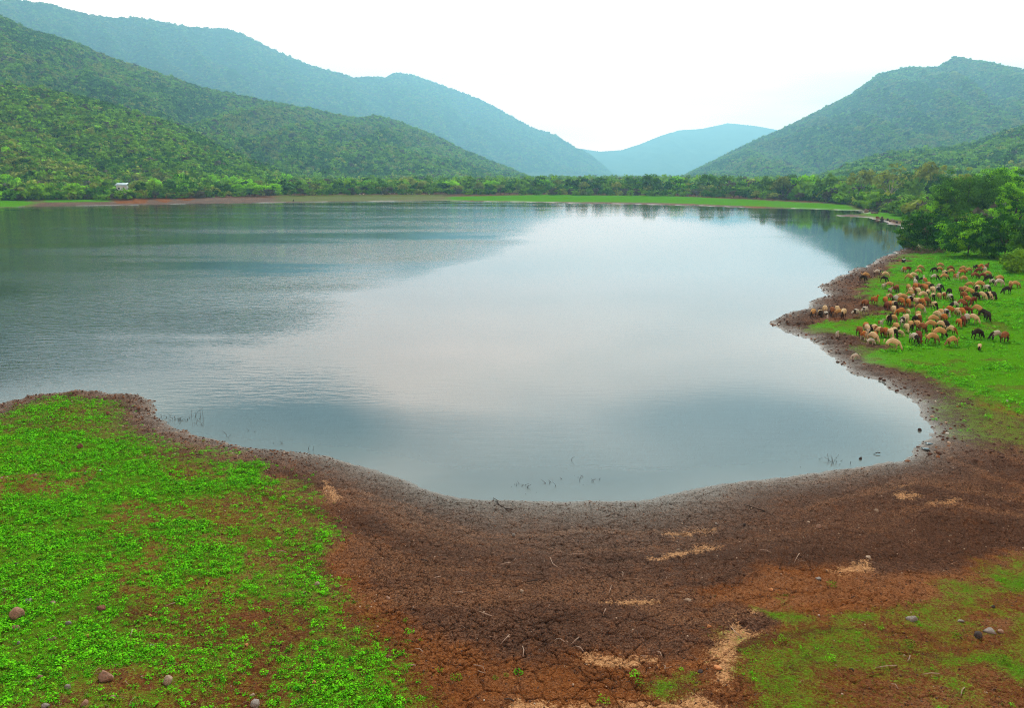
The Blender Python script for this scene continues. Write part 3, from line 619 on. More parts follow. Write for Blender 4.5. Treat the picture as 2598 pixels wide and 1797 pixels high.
def hash_(s):
    h = 7
    for ch in s: h = (h * 31 + ord(ch)) % 1000003
    return h
def tree_at(name, x, y, z, w, h, key, group, rz, px, desc):
    c, t = tree_kind(key); top = {'round': 2.0, 'low': 1.45, 'dome': 2.0, 'open': 2.1}[key.rsplit('_', 1)[1]]
    e = empty(name, (x, y, z), rz, (w / 2, w / 2, h / top)); tag(e, None, 'bush' if 'bush' in name or 'shrub' in name else 'tree', group); want(e, desc, px)
    obj('crown', c, e); obj('trunk', t, e); return e
def tree_px(px, base, top, wpx, key, desc, name='shore_tree', group=None, zoff=0.0):
    x, y, z = ground_at(px, base); r = math.hypot(x, y); mpp = y / math.cos(PITCH) / F
    mpp = (y * math.cos(PITCH) + (H - z) * math.sin(PITCH)) / F
    return tree_at(name, x, y, z - 0.1, wpx * mpp, (base - top) * mpp, key, group, rng.random() * 6.28, px, desc)
ADJ = dict(dark='dark green', mid='mid green', lime='lime green', olive='pale olive', grey='grey brown', bright='bright green')
SHP = dict(round='round', low='low', dome='domed', open='thin-leaved')
ZONES = [(0, 130, 'at left end of far shore'), (130, 262, 'left of the metal-roofed shed'), (262, 375, 'around the metal-roofed shed'), (375, 520, 'above the red earth mounds'), (520, 660, 'just right of the red mounds'), (660, 800, 'far left of the white birds'), (800, 930, 'just left of the white birds'), (930, 1090, 'behind the white birds'), (1090, 1260, 'below the blue far ridge'), (1260, 1420, 'left of the valley gap'), (1420, 1580, 'below the valley gap'), (1580, 1730, 'right of the valley gap'), (1730, 1880, 'at foot of the right peak'), (1880, 2020, 'where the meadow turns reddish'), (2020, 2160, 'behind the right meadow end'), (2160, 2330, 'behind the boulder heap'), (2330, 2700, 'behind the big right thicket')]
def zone(px):
    for a_, b_, t in ZONES:
        if px < b_: return t
    return ZONES[-1][2]
shore_base = lambda px: float(np.interp(px, [0, 200, 400, 560, 700, 900, 1200, 1500, 1800, 1950, 2100, 2180, 2260, 2340], [506, 506, 503, 500, 496, 493, 493, 494, 499, 505, 512, 518, 524, 528]))
rt = random.Random(5)
def row(step, lift, hmin, hmax, wmin, wmax, tones, rowname, x0=-40, x1=2320, skip=()):
    px = x0
    while px < x1:
        far_ = 1.0 if px < 1850 else 1.0 + (px - 1850) / 420
        ks = rt.choice(tones); shp = rt.choice(['round', 'round', 'dome', 'low'] if rowname != 'front' else ['low', 'low', 'round'])
        b_ = shore_base(px) - lift * far_ + rt.uniform(-1, 1); hh = rt.uniform(hmin, hmax) * far_; ww = rt.uniform(wmin, wmax) * far_
        if not any(abs(px - s_) < ww * .5 + 22 for s_ in skip):
            w_ = 'bush' if shp == 'low' else 'tree'
            ds = '%s %s %s in %s row %s' % (ADJ[ks], SHP[shp], w_, rowname, zone(px))
            tree_px(px, b_, b_ - hh, ww, ks + '_' + shp, ds, 'shore_bush' if shp == 'low' else 'shore_tree', 'trees and bushes along the far shore')
        px += ww * 0.62 * (step + rt.uniform(-.2, .25))
HUT = (314,)
row(1.05, 0, 12, 20, 16, 27, ['dark', 'dark', 'mid', 'mid', 'olive', 'grey'], 'front')
row(1.5, 3.5, 20, 32, 24, 38, ['mid', 'dark', 'dark', 'olive', 'mid', 'bright'], 'second', skip=HUT)
row(1.75, 7, 28, 40, 28, 42, ['mid', 'dark', 'olive', 'mid', 'grey', 'dark'], 'back', skip=HUT)
for px, top, base, ww, key, ds in [(27, 440, 496, 46, 'lime_round', 'yellow green tree'), (66, 434, 482, 34, 'lime_dome', 'small yellow green tree'), (158, 428, 478, 44, 'lime_dome', 'broad yellow green tree'), (197, 463, 503, 46, 'lime_round', 'vivid yellow green tree near the water'), (234, 440, 490, 36, 'bright_round', 'bright grass green tree'), (108, 465, 502, 38, 'bright_low', 'bright grass green bush'),
    (372, 484, 501, 24, 'lime_low', 'small yellow green bush'), (395, 452, 490, 34, 'lime_dome', 'yellow green tree'), (460, 440, 486, 38, 'bright_dome', 'bright grass green tree'), (510, 428, 474, 40, 'lime_dome', 'tall yellow green tree'), (535, 442, 488, 36, 'lime_round', 'yellow green tree'), (468, 462, 497, 40, 'bright_round', 'bright grass green tree'), (588, 444, 488, 36, 'lime_dome', 'vivid yellow green tree'), (622, 452, 490, 46, 'lime_dome', 'broad yellow green tree'), (608, 466, 496, 40, 'lime_round', 'vivid yellow green tree'), (645, 462, 497, 46, 'lime_round', 'wide yellow green tree'), (694, 464, 494, 44, 'lime_round', 'yellow green tree'), (727, 440, 482, 36, 'bright_dome', 'tall bright grass green tree'),
    (930, 456, 488, 42, 'lime_round', 'yellow green tree'), (1075, 458, 489, 42, 'olive_round', 'tall yellow olive tree'), (1145, 457, 489, 48, 'lime_dome', 'broad yellow green tree'), (1245, 456, 489, 40, 'lime_dome', 'yellow green tree'), (1380, 454, 490, 36, 'bright_dome', 'bright grass green tree'), (1520, 447, 489, 34, 'dark_dome', 'taller dark crowned tree'), (1600, 447, 490, 34, 'dark_dome', 'taller dark crowned tree'), (1650, 444, 491, 50, 'dark_round', 'big dark crowned tree'), (1795, 439, 492, 40, 'dark_dome', 'taller dark crowned tree'), (1835, 444, 493, 34, 'mid_dome', 'taller mid green tree'), (1715, 446, 490, 40, 'bright_dome', 'bright grass green tree')]:
    tree_px(px, base, top, ww, key, ds + ' ' + zone(px), 'shore_tree', 'trees and bushes along the far shore')
MID = [(318, 477, 504, 44, 'mid_low', 'mid green bush hiding the lower wall of the shed'), (1935, 448, 503, 62, 'mid_round', 'leafy mid green tree where the meadow turns reddish'), (1985, 446, 504, 60, 'olive_round', 'olive tree just right of the reddish shore'), (2040, 443, 506, 66, 'bright_dome', 'bright tree between the olive tree and domed tree'), (2095, 442, 508, 62, 'mid_round', 'mid green tree above the narrow meadow end'), (2120, 470, 510, 44, 'dark_low', 'dark bush at the narrow meadow end'), (2183, 434, 515, 84, 'olive_dome', 'smooth domed pale green tree left of pale trunk'), (2150, 480, 514, 56, 'dark_low', 'dark bush below the domed pale tree'), (2196, 490, 519, 44, 'dark_low', 'dark hollow bush left of the boulders'),
    (2257, 414, 521, 96, 'olive_open', 'tall thin-leaved tree with a pale bare trunk'), (2245, 494, 530, 38, 'dark_low', 'small round black-green bush standing on the boulders'), (2270, 496, 529, 30, 'bright_low', 'bright small bush beside the round black-green bush'), (2352, 415, 524, 78, 'olive_dome', 'yellow olive tree rising left of the thicket'), (2313, 452, 524, 60, 'mid_round', 'mid green tree right of the pale trunk'), (2372, 446, 526, 50, 'dark_round', 'dark tree close to the thicket'), (2300, 488, 531, 52, 'mid_low', 'mid green bush right of the boulder heap'), (2345, 492, 536, 64, 'mid_low', 'broad mid green bush before the dark thicket tree'), (2385, 500, 541, 60, 'dark_low', 'dark bush under the left thicket edge'), (2330, 515, 540, 40, 'grey_low', 'brownish dry bush low behind the shrubs')]
for px, top, base, ww, key, ds in MID: tree_px(px, base, top, ww, key, ds, 'shore_bush' if key.endswith('low') else 'shore_tree')
# ------------------------------------------------------------------ the thicket at the right edge
def big_crown(name, seed, m, rx, rz, zc, ncl, per, leaf, cr, low=-.9, hollow=.35, ry=1.0, flat=.45):
    me = crown(name, seed, m, 1.0, rz / rx, zc / rx, ncl, per, leaf / rx, cr / rx, flat, hollow, low)
    n = len(me.vertices); co = np.empty(n * 3, np.float32); me.vertices.foreach_get('co', co); co = co.reshape(-1, 3) * rx
    me.vertices.foreach_set('co', co.ravel()); me.update(); return me
def big(px, base, top, wpx, m, ds, cat, name, seed, shape='round', zb=0.0, leaf=.34):
    x, y, z = ground_at(px, base); mpp = (y * math.cos(PITCH) + (H - z) * math.sin(PITCH)) / F
    hh = (base - top) * mpp; rx = wpx * mpp / 2
    if shape == 'shrub': rz = hh * .52; zc = hh * .46; tr = trunk_mesh('stems', seed, hh * .5, .10, 11, None, rx * .75, hh * .8)
    else: rz = hh * .36; zc = hh * .62; tr = trunk_mesh('trunk', seed, hh * .5, .28, 7, None, rx * .7, hh * .85)
    e = empty(name, (x, y, z - .1), 0); tag(e, None, cat); want(e, ds, px)
    obj('crown', big_crown(name + '_crown', seed, m, rx, rz, zc, int(80 * max(1, rx / 3)), 120, leaf * .95, max(.85, rx * .2), ry=1, hollow=.3, flat=.62), e)
    obj('trunk' if shape != 'shrub' else 'stem', tr, e); return x, y, z
big(2445, 600, 430, 175, LM['dark'], 'largest dark leafy tree in the middle of the thicket', 'tree', 'thicket_tree', 31)
big(2522, 590, 414, 130, LM['bright'], 'tall light green tree behind the big dark tree', 'tree', 'thicket_tree', 32)
big(2600, 600, 420, 90, LM['bright'], 'bright green tree cut by the right edge above the thicket', 'tree', 'thicket_tree', 33)
big(2436, 570, 424, 60, LM['olive'], 'small olive tree peeking behind the big dark tree', 'tree', 'thicket_tree', 34)
big(2568, 622, 462, 110, LM['bright'], 'umbrella-shaped vine-covered tree near the right edge', 'tree', 'thicket_tree', 35)
big(2395, 600, 470, 100, LM['bright'], 'light green slim tree at the left side of the thicket', 'tree', 'thicket_tree', 36)
big(2348, 634, 530, 134, LM['bright'], 'leafy shrub overhanging the water at the thicket corner', 'shrub', 'waterside_shrub', 41, 'shrub')
big(2305, 628, 566, 50, LM['mid'], 'small low shrub dipping to the water left of thicket', 'shrub', 'waterside_shrub', 42, 'shrub')
big(2455, 650, 540, 150, LM['bright'], 'wide arching shrub in the middle front of the thicket', 'shrub', 'waterside_shrub', 43, 'shrub')
big(2548, 655, 530, 130, LM['bright'], 'dark-based shrub in the thicket beside the arching one', 'shrub', 'waterside_shrub', 44, 'shrub')
big(2612, 672, 560, 110, LM['dark'], 'green shrub cut by the right edge behind the sheep', 'shrub', 'waterside_shrub', 45, 'shrub')
big(2400, 622, 560, 90, LM['dark'], 'dark shrub between the two big front shrubs', 'shrub', 'waterside_shrub', 46, 'shrub')
big(2578, 692, 632, 56, LM['mid'], 'low pale-stemmed shrub in front of the edge shrub', 'shrub', 'waterside_shrub', 47, 'shrub')
# dry stems under the first shrub
drym = plain_mat('dry_stems', (0.10, 0.055, 0.032), (0.26, 0.17, 0.11), 9)
rs = np.random.default_rng(77); P = []
bx, by, bz = ground_at(2352, 642)
for k in range(150):
    a = rs.random() * 6.28; q = np.array([rs.normal() * 3.2, rs.normal() * 1.2, 0]); L = .5 + 1.5 * rs.random()
    e_ = q + np.array([math.cos(a) * L, math.sin(a) * L * .5, .2 + 1.1 * rs.random()])
    P.append(tube([q, (q + e_) / 2 + rs.normal(size=3) * .12, e_], [.035, .028, .012], 4))
V, Fq = join(P); o = obj('dry_stem_tangle', mk_mesh('dry_stem_tangle', V, Fq, [drym]), None, (bx, by, bz)); tag(o, 'tangle of dry reddish brown stems under the waterside shrubs', 'brushwood', None, 'stuff')
# ------------------------------------------------------------------ shed among the far trees
def box(x0, x1, y0, y1, z0, z1):
    V = np.array([(x, y, z) for x in (x0, x1) for y in (y0, y1) for z in (z0, z1)], float)
    return V, np.array([(0, 1, 3, 2), (4, 6, 7, 5), (0, 4, 5, 1), (2, 3, 7, 6), (0, 2, 6, 4), (1, 5, 7, 3)])
tin = plain_mat('metal_roofing', (0.42, 0.55, 0.60), (0.62, 0.74, 0.78), 2, 0.45)
plas = plain_mat('whitewashed_wall', (0.62, 0.64, 0.60), (0.80, 0.80, 0.76), 2)
wood = plain_mat('dark_wood', (0.02, 0.018, 0.016), (0.05, 0.045, 0.04), 4)
hm = (HY * math.cos(PITCH) + 12 * math.sin(PITCH)) / F
hz = 4.1
e = empty('shed', (HX, HY, hz), -0.12); tag(e, 'small whitewashed shed with a pale blue metal roof among far trees', 'shed')
W2 = 15 * hm; hh = 3.4
V, Fq = join([box(-W2 * .93, W2 * .9, -1.9, 1.9, -3.0, hh)]); obj('wall', mk_mesh('wall', V, Fq, [plas], False), e)
V = np.array([(-W2 * 1.1, -2.5, hh + .15), (W2 * 1.05, -2.5, hh + .15), (W2 * 1.0, .2, hh + 1.5), (-W2 * 1.05, .2, hh + 1.5), (W2 * 1.05, 2.5, hh + .2), (-W2 * 1.1, 2.5, hh + .2)])
V = np.concatenate([V, V - [0, 0, .1]]); Fq = [(0, 1, 2, 3), (3, 2, 4, 5), (7, 6, 9, 8), (8, 9, 11, 10), (1, 0, 6, 7), (5, 4, 10, 11), (2, 1, 7, 8), (4, 2, 8, 10), (0, 3, 9, 6), (3, 5, 11, 9)]
obj('roof', mk_mesh('roof', V, np.array(Fq), [tin], False), e)
V, Fq = join([box(W2 * .25, W2 * .52, -1.96, -1.85, 0.03, 2.3)]); dr = obj('door', mk_mesh('door', V, Fq, [wood], False), e)
V, Fq = join([box(W2 * .47, W2 * .49, -2.0, -1.97, 1.1, 1.2)]); obj('handle', mk_mesh('handle', V, Fq, [tin], False), dr)
V, Fq = join([box(-W2 * .6, -W2 * .3, -1.95, -1.86, 1.1, 2.1)]); obj('window', mk_mesh('window', V, Fq, [wood], False), e)
# ------------------------------------------------------------------ skin-modifier bodies
def skin_mesh(name, verts, edges, radii, mats, sub=1, root=0):
    me = bpy.data.meshes.new(name + '_skeleton'); me.from_pydata(verts, edges, []); me.update()
    o = bpy.data.objects.new(name + '_skeleton', me); link(o)
    md = o.modifiers.new('skin', 'SKIN'); md.use_smooth_shade = True
    for i, r in enumerate(radii):
        sv = me.skin_vertices[0].data[i]; sv.radius = (r, r) if not isinstance(r, tuple) else r; sv.use_root = (i == root)
    if sub:
        s = o.modifiers.new('sub', 'SUBSURF'); s.levels = sub; s.render_levels = sub
    dg = bpy.context.evaluated_depsgraph_get(); out = bpy.data.meshes.new_from_object(o.evaluated_get(dg)); out.name = name
    bpy.data.objects.remove(o); bpy.data.meshes.remove(me)
    for m in mats: out.materials.append(m)
    return out
def wool(me, seed, amp=.022, zmin=.3, xmax=.45):
    n = len(me.vertices); co = np.empty(n * 3, np.float32); no = np.empty(n * 3, np.float32)
    me.vertices.foreach_get('co', co); me.vertices.foreach_get('normal', no); co = co.reshape(-1, 3); no = no.reshape(-1, 3)
    m = (co[:, 2] > zmin) & (co[:, 0] < xmax)
    dd = (fbm(co[:, 0] * 14 + co[:, 2] * 9, co[:, 1] * 14 + co[:, 2] * 7, 3, seed) - .45) * 2 * amp * m
    co = co + no * dd[:, None]; me.vertices.foreach_set('co', co.ravel()); me.update(); return me
def sheep_body(pose, slim=1.0):
    V = [(-.42, 0, .54), (-.18, 0, .545), (.08, 0, .53), (.30, 0, .52)]; Rr = [.165, .205, .205, .165]; E = [(0, 1), (1, 2), (2, 3)]
    Rr = [r * slim for r in Rr]
    if pose == 'graze': neck = [(.46, 0, .44, .095), (.56, 0, .29, .075), (.63, 0, .20, .078), (.70, 0, .09, .048), (.725, 0, .035, .034)]
    elif pose == 'half': neck = [(.47, 0, .52, .10), (.60, 0, .48, .078), (.69, 0, .44, .078), (.79, 0, .35, .05), (.82, 0, .315, .035)]
    else: neck = [(.43, 0, .64, .10), (.52, 0, .78, .075), (.58, 0, .86, .078), (.70, 0, .81, .052), (.745, 0, .785, .036)]
    p = 3
    for x, y, z, r in neck: V.append((x, y, z)); Rr.append(r); E.append((p, len(V) - 1)); p = len(V) - 1
    step = .07 if pose != 'graze' else .03
    for sgn in (-1, 1):
        q = 3
        for x, z, r in [(.28, .34, .065), (.28 + step * sgn, .2, .036), (.27 + step * sgn, .03, .027), (.30 + step * sgn, 0.0, .026)]: V.append((x, .10 * sgn, z)); Rr.append(r); E.append((q, len(V) - 1)); q = len(V) - 1
        q = 0
        for x, z, r in [(-.42, .38, .085), (-.37 - step * sgn, .27, .048), (-.47 - step * sgn, .19, .032), (-.45 - step * sgn, .03, .026), (-.42 - step * sgn, 0.0, .026)]: V.append((x, .105 * sgn, z)); Rr.append(r); E.append((q, len(V) - 1)); q = len(V) - 1
    V = [(x * .84, y * 1.05, z * 1.2) for x, y, z in V]; Rr = [r * 1.08 if i < 4 else r for i, r in enumerate(Rr)]; hp = (neck[2][0] * .84, 0, neck[2][2] * 1.2, 0)
    return V, E, Rr, hp
def sheep_mat(name, back, front, head, legs, f0=.12, f1=.42, patch=.12, rump=None):
    m, nt, b = mat(name, 1.0, 0.05)
    tcx = N(nt, 'ShaderNodeTexCoord'); sp_ = N(nt, 'ShaderNodeSeparateXYZ'); nt.links.new(tcx.outputs['Object'], sp_.inputs[0])
    oi = N(nt, 'ShaderNodeObjectInfo')
    n = noise(nt, 4.0, 3, .6); xx = mathn(nt, 'ADD', sp_.outputs[0], mathn(nt, 'MULTIPLY', mathn(nt, 'SUBTRACT', mathn(nt, 'ADD', n.outputs[0], mathn(nt, 'MULTIPLY', oi.outputs['Random'], .6)), .8), patch * 4))
    c = mixc(nt, mrange(nt, xx, f0, f0 + .05), back, front)
    if rump: c = mixc(nt, mrange(nt, xx, -.25, -.32), c, rump)
    c = mixc(nt, mrange(nt, sp_.outputs[0], f1, f1 + .03), c, head)
    c = mixc(nt, mrange(nt, sp_.outputs[2], .40, .33), c, mixc(nt, mrange(nt, sp_.outputs[0], f1 - .03, f1), legs, head))
    n2 = noise(nt, 22, 4, .6); c = mixc(nt, mathn(nt, 'MULTIPLY', mrange(nt, n2.outputs[0], .35, .65), .45), c, (.03, .016, .008), 'MULTIPLY') if False else mixc(nt, mrange(nt, n2.outputs[0], .3, .7, 0.0, .35), c, (.10, .05, .02))
    nt.links.new(c, b.inputs['Base Color']); bump(nt, b, noise(nt, 30, 4, .7).outputs[0], 1.0, .03); return m
cream, tan, orange, brown, maroon, black, white = (.64, .46, .25), (.50, .28, .10), (.47, .16, .035), (.25, .085, .028), (.15, .035, .018), (.012, .010, .009), (.52, .46, .37)
SM = dict(
    c=('cream', cream, cream, cream, (.35, .25, .15)), cd=('cream dark-headed', cream, cream, black, (.05, .03, .02)), ck=('cream and black', cream, black, black, black),
    t=('tan', tan, tan, (.30, .16, .07), (.16, .08, .04)), td=('tan dark-headed', tan, tan, black, (.04, .02, .015)), tw=('tan white-faced', tan, tan, white, (.35, .25, .18)),
    o=('orange brown', orange, orange, orange, (.14, .05, .02)), ow=('orange and white', orange, white, white, white), b=('brown', brown, brown, (.09, .035, .02), (.04, .016, .01)),
    bc=('brown cream-backed', cream, brown, brown, (.05, .02, .01)), m=('dark maroon', maroon, maroon, maroon, (.02, .008, .006)), k=('black', black, black, black, black),
    kw=('black white-rumped', white, black, black, black), w=('white', white, white, white, (.5, .42, .34)), wk=('white and black', white, black, white, (.3, .25, .2)))
SB, SP = {}, {}
def sheep_parts(pose, ck):
    key = (pose, ck)
    if key in SP: return SP[key]
    if pose not in SB:
        V, E, Rr, hp = sheep_body(pose); me = wool(skin_mesh('sheep_body', V, E, Rr, [], 1), 400)
        hx, _, hz_, _ = hp; ears = []
        for s_ in (-1, 1):
            v, f = tube([(hx - .02, s_ * .05, hz_ + .03), (hx - .04, s_ * .11, hz_ + .01), (hx - .03, s_ * .17, hz_ - .05)], [.022, .035, .008], 6); ears.append((v * [1, 1, 1], f))
        tl = tube([(-.50, 0, .72), (-.55, 0, .60), (-.54, 0, .44)], [.04, .035, .015], 6)
        SB[pose] = (me, ears, tl)
    me, ears, tl = SB[pose]
    nm, back, front, head, legs = SM[ck]
    if 'fleece_' + ck not in SP: SP['fleece_' + ck] = sheep_mat('fleece_' + nm.replace(' ', '_').replace('-', '_'), back, front, head, legs)
    m = SP['fleece_' + ck]; bm_ = me.copy(); bm_.materials.clear(); bm_.materials.append(m)
    SP[key] = (bm_, [mk_mesh('ear', v, f, [m]) for v, f in ears], mk_mesh('tail', *tl, [m])); return SP[key]
FACE = dict(R=('facing right', 0), L=('facing left', 180), T=('facing camera', -90), A=('facing away', 90), TR=('facing near right', -45), TL=('facing near left', -135), AR=('facing far right', 45), AL=('facing far left', 135))
NS = [0]
def sheep(px, py, hd, ck, zn, pose='graze', size=1.0, cat='sheep'):
    NS[0] += 1; rs = random.Random(NS[0] * 13)
    x, y, z = ground_exact(px, py); nm = SM[ck][0]; ft, deg = FACE[hd]
    s = size * 1.12 * rs.uniform(.93, 1.08)
    word = 'lamb' if size < .8 else 'sheep'
    e = empty('lamb' if size < .8 else 'sheep', (x, y, z - .02), D2R(deg + rs.uniform(-14, 14)), (s, s, s))
    tag(e, None, word, 'sheep grazing on the right bank')
    act = {'graze': 'grazing', 'half': 'head lowered', 'up': 'head raised'}[pose]
    want(e, '%s %s %s %s %s' % (nm, word, act, ft, zn), px)
    bm_, ears, tl = sheep_parts(pose, ck)
    obj('body', bm_, e)
    for q in ears: obj('ear', q, e)
    obj('tail', tl, e)
def zone_sheep(x, y):
    if x < 2140 and y > 855: return 'on mud near the water'
    if x < 2150 and y < 832: return 'on the spit'
    if x < 2150: return 'on the spit side'
    if x < 2262 and y < 735: return 'by the red bank'
    if x < 2262 and y < 812: return 'at left of middle flock'
    if x < 2345 and y > 820: return 'in front left cluster'
    if x >= 2455 and y > 838: return 'apart at front right'
    if y > 838: return 'in the front row'
    if y < 700 and x < 2440: return 'in the back row'
    if y < 710: return 'in the back right group'
    if x >= 2500 and y < 735: return 'at the far right'
    if x >= 2425 and y < 780: return 'in the right cluster'
    if x < 2425 and y < 800: return 'in the middle cluster'
    return 'in right front cluster'
Z1 = """85,1190,TL,td;220,1190,T,ck;325,1190,T,wk;300,1110,A,c;430,1150,A,b;525,1105,A,bc;560,1165,L,t;640,1210,TL,cd;865,1180,TL,wk,h;1030,1140,TL,wk,h;1035,1010,A,b;1210,950,T,o,u;1000,545,R,k;1050,480,R,t;1270,400,R,kw;1385,545,TR,k;1410,460,R,c;1380,660,T,w,ul;1480,660,R,td;1500,745,T,w,ul;1550,740,L,m;1620,725,T,b;1750,370,A,ow;1820,370,L,m;2050,340,R,t;2010,410,R,t;1835,520,TR,t;1920,490,R,c;1985,545,T,k;2080,540,R,k,l;2130,585,A,ow,u;1955,620,A,w,u;1830,720,T,t;1880,770,T,c;1915,770,T,b;1960,705,T,o;2015,700,T,b;2005,780,T,c;2110,700,T,o;2150,730,T,o;2200,665,T,t;2260,700,T,k;2190,805,TL,cd;2275,765,T,c;1860,830,TR,t;1410,960,T,o;1490,900,T,bc;1430,1050,T,m;1495,1025,T,o;1590,920,A,kw;1585,1055,T,ck;1680,880,R,c;1740,905,TR,t;1700,975,T,o;1830,985,T,o;1865,965,T,wk,u;1940,970,TR,c;2010,955,T,c;2095,860,R,c;2080,985,T,o;2150,975,R,b;2040,1110,TR,tw;1560,1135,T,c;1690,1175,L,o;1830,1140,T,c,l;1470,1325,T,ck,u;1560,1305,T,t;1325,1370,T,ow,ul;530,1565,T,w,ul"""
Z3 = """310,565,T,b;430,480,T,ow;400,635,T,ow,u;460,525,T,cd;530,505,A,k;595,520,T,bc;610,610,T,o,l;560,680,TR,c;700,565,TR,bc;800,565,A,o;525,740,R,w,l;910,605,T,c;978,590,T,ck;1022,485,T,td;1095,565,TR,c,l;950,830,R,c,b;225,1025,L,w,l;1140,375,TL,wk,h;1210,300,T,c;1240,245,T,c,l;1225,485,T,c;1305,435,T,td;1385,330,A,k;1450,255,T,t;1460,305,T,bc;1430,445,T,t;1530,485,T,b;1690,440,R,td,b;1740,340,R,t,b;1890,445,TR,c;1950,300,A,o;1975,445,T,k;1815,235,A,c;1890,205,T,tw;1990,195,T,wk;2060,145,TR,o;2090,530,TR,bc;1370,710,T,kw,b;1455,690,T,m,b;1720,710,R,t,b;1860,610,R,td,b;2110,755,L,t"""
Z2 = """520,250,R,t;430,320,L,k;510,310,L,t;590,380,T,ck;680,300,R,b;690,350,L,t;430,440,R,kw;580,435,R,td;765,445,T,ow,u;870,310,L,t;860,365,L,o;960,335,L,t;885,460,R,tw;1090,280,R,k;1160,280,R,ow;1240,270,T,b,u;1110,345,L,m;1205,325,T,ow;1255,385,R,t;1060,415,R,b;1180,415,R,m;1270,465,L,k;1335,520,T,kw;1445,465,R,td;1435,530,R,w;1610,560,TL,t;1685,560,R,t;1550,645,L,k;980,560,AL,t;1130,575,R,td,b;1090,628,TL,ck;1250,625,T,kw;505,595,TR,kw;850,655,T,b;905,650,TR,t,b;970,680,TR,t,b;890,745,T,b;940,810,T,o;1080,740,T,k;1030,820,TL,m;1160,740,TR,c;1240,735,TR,k;1295,735,T,c;1340,738,T,k;405,755,T,ck;480,640,T,kw;500,750,T,t;575,735,T,bc;655,665,A,k;675,768,T,kw;430,895,T,ck;740,885,L,kw;850,870,TR,b,b;795,995,T,c;850,1000,T,o;925,970,TR,m;810,1165,T,o;870,1135,T,m;925,1105,A,kw;1025,1110,TR,c;1085,970,TR,td,b;1190,1020,TR,k;1255,1075,T,k;1100,1355,R,k;1390,1375,L,kw;1525,1400,AR,b;1130,1525,TL,cd,l"""
for txt, ox, oy, kz in ((Z1, 2050, 640, 7.2125), (Z3, 2140, 780, 7.693), (Z2, 2300, 640, 6.138)):
    for it in txt.replace('\n', '').split(';'):
        q = it.split(','); px, py = ox + float(q[0]) / kz, oy + float(q[1]) / kz; fl = q[4] if len(q) > 4 else ''
        sheep(px, py, q[2], q[3], zone_sheep(px, py), 'up' if 'u' in fl else ('half' if 'h' in fl else 'graze'), .68 if 'l' in fl else (1.12 if 'b' in fl else 1.0))
# ------------------------------------------------------------------ seated herder
skinm = plain_mat('skin', (.10, .05, .03), (.16, .085, .05), 8); cloth = plain_mat('dark_cloth', (.006, .007, .010), (.018, .020, .028), 12); shirt = plain_mat('pale_cloth', (.55, .62, .62), (.75, .78, .76), 12); hairm = plain_mat('black_hair', (.004, .004, .004), (.012, .011, .01), 20)
x, y, z = ground_exact(2292, 668)
e = empty('person', (x, y, z), D2R(-120), (1.12, 1.12, 1.12)); tag(e, 'person in dark clothes with white shawl sitting where grass meets red bank', 'person')
V = [(0, 0, .14), (0, 0, .34), (.02, 0, .52), (.03, 0, .62), (.05, 0, .70), (.07, 0, .79), (.075, 0, .87)]; E = [(i, i + 1) for i in range(6)]; Rr = [.15, .13, .155, .06, .055, .092, .07]
for s_ in (-1, 1):
    q = 0
    for p, r in [((.20, .14 * s_, .28), .09), ((.42, .17 * s_, .46), .065), ((.50, .16 * s_, .24), .055), ((.54, .15 * s_, .06), .04), ((.68, .16 * s_, .03), .035)]: V.append(p); Rr.append(r); E.append((q, len(V) - 1)); q = len(V) - 1
    q = 2
    for p, r in [((.03, .20 * s_, .54), .06), ((.16, .27 * s_, .38), .045), ((.38, .17 * s_, .42), .035), ((.44, .10 * s_, .44), .03)]: V.append(p); Rr.append(r); E.append((q, len(V) - 1)); q = len(V) - 1
pb = skin_mesh('person_body', V, E, Rr, [cloth, skinm], 1)
for pl in pb.polygons:
    c_ = pl.center; pl.material_index = 1 if (c_.z > .655 and c_.x < .25) or (.40 < c_.x < .5 and abs(c_.y) < .13 and c_.z > .38) or c_.x > .60 else 0
obj('body', pb, e)
P = []
for s_ in (-1, 1):
    for k in range(5):
        o_ = (k - 2) * .018; L = (.05, .075, .08, .075, .06)[k]
        P.append(tube([(.45, .10 * s_ - o_ * .3, .445 + o_), (.45 + L * .6, (.10 - .02) * s_, .44 + o_), (.45 + L * .8, .05 * s_, .42 + o_)], [.010, .009, .006], 6))
V, Fq = join(P); obj('finger', mk_mesh('finger', V, Fq, [skinm]), e)
def blob(c, r, seed=0, nu=14, nv=9, rough=.08, zmin=-9):
    u = np.linspace(0, 2 * math.pi, nu, endpoint=False); v = np.linspace(0, math.pi, nv); U, W_ = np.meshgrid(u, v)
    P_ = np.stack([np.cos(U) * np.sin(W_), np.sin(U) * np.sin(W_), np.cos(W_)], -1)
    k = 1 + rough * 2 * (fbm(P_[..., 0] * 1.7 + 5 + seed, P_[..., 1] * 1.7 + P_[..., 2] * 1.3 + 5, 3, seed % 50) - .5) * 2
    P_ = P_ * k[..., None] * np.array(r) + np.array(c); P_[..., 2] = np.maximum(P_[..., 2], zmin)
    Fq = [[j * nu + i, j * nu + (i + 1) % nu, (j + 1) * nu + (i + 1) % nu, (j + 1) * nu + i] for j in range(nv - 1) for i in range(nu)]
    return P_.reshape(-1, 3), np.array(Fq)[:, ::-1]
V, Fq = blob((.05, 0, .85), (.105, .10, .095), 3); obj('hair', mk_mesh('hair', V, Fq, [hairm]), e)
V, Fq = join([blob((.168, 0, .80), (.022, .016, .026), 4, 8, 6)] + [blob((.072, s_ * .098, .80), (.022, .014, .032), 5, 8, 6) for s_ in (-1, 1)]); obj('nose_and_ears', mk_mesh('nose_and_ears', V, Fq, [skinm]), e)
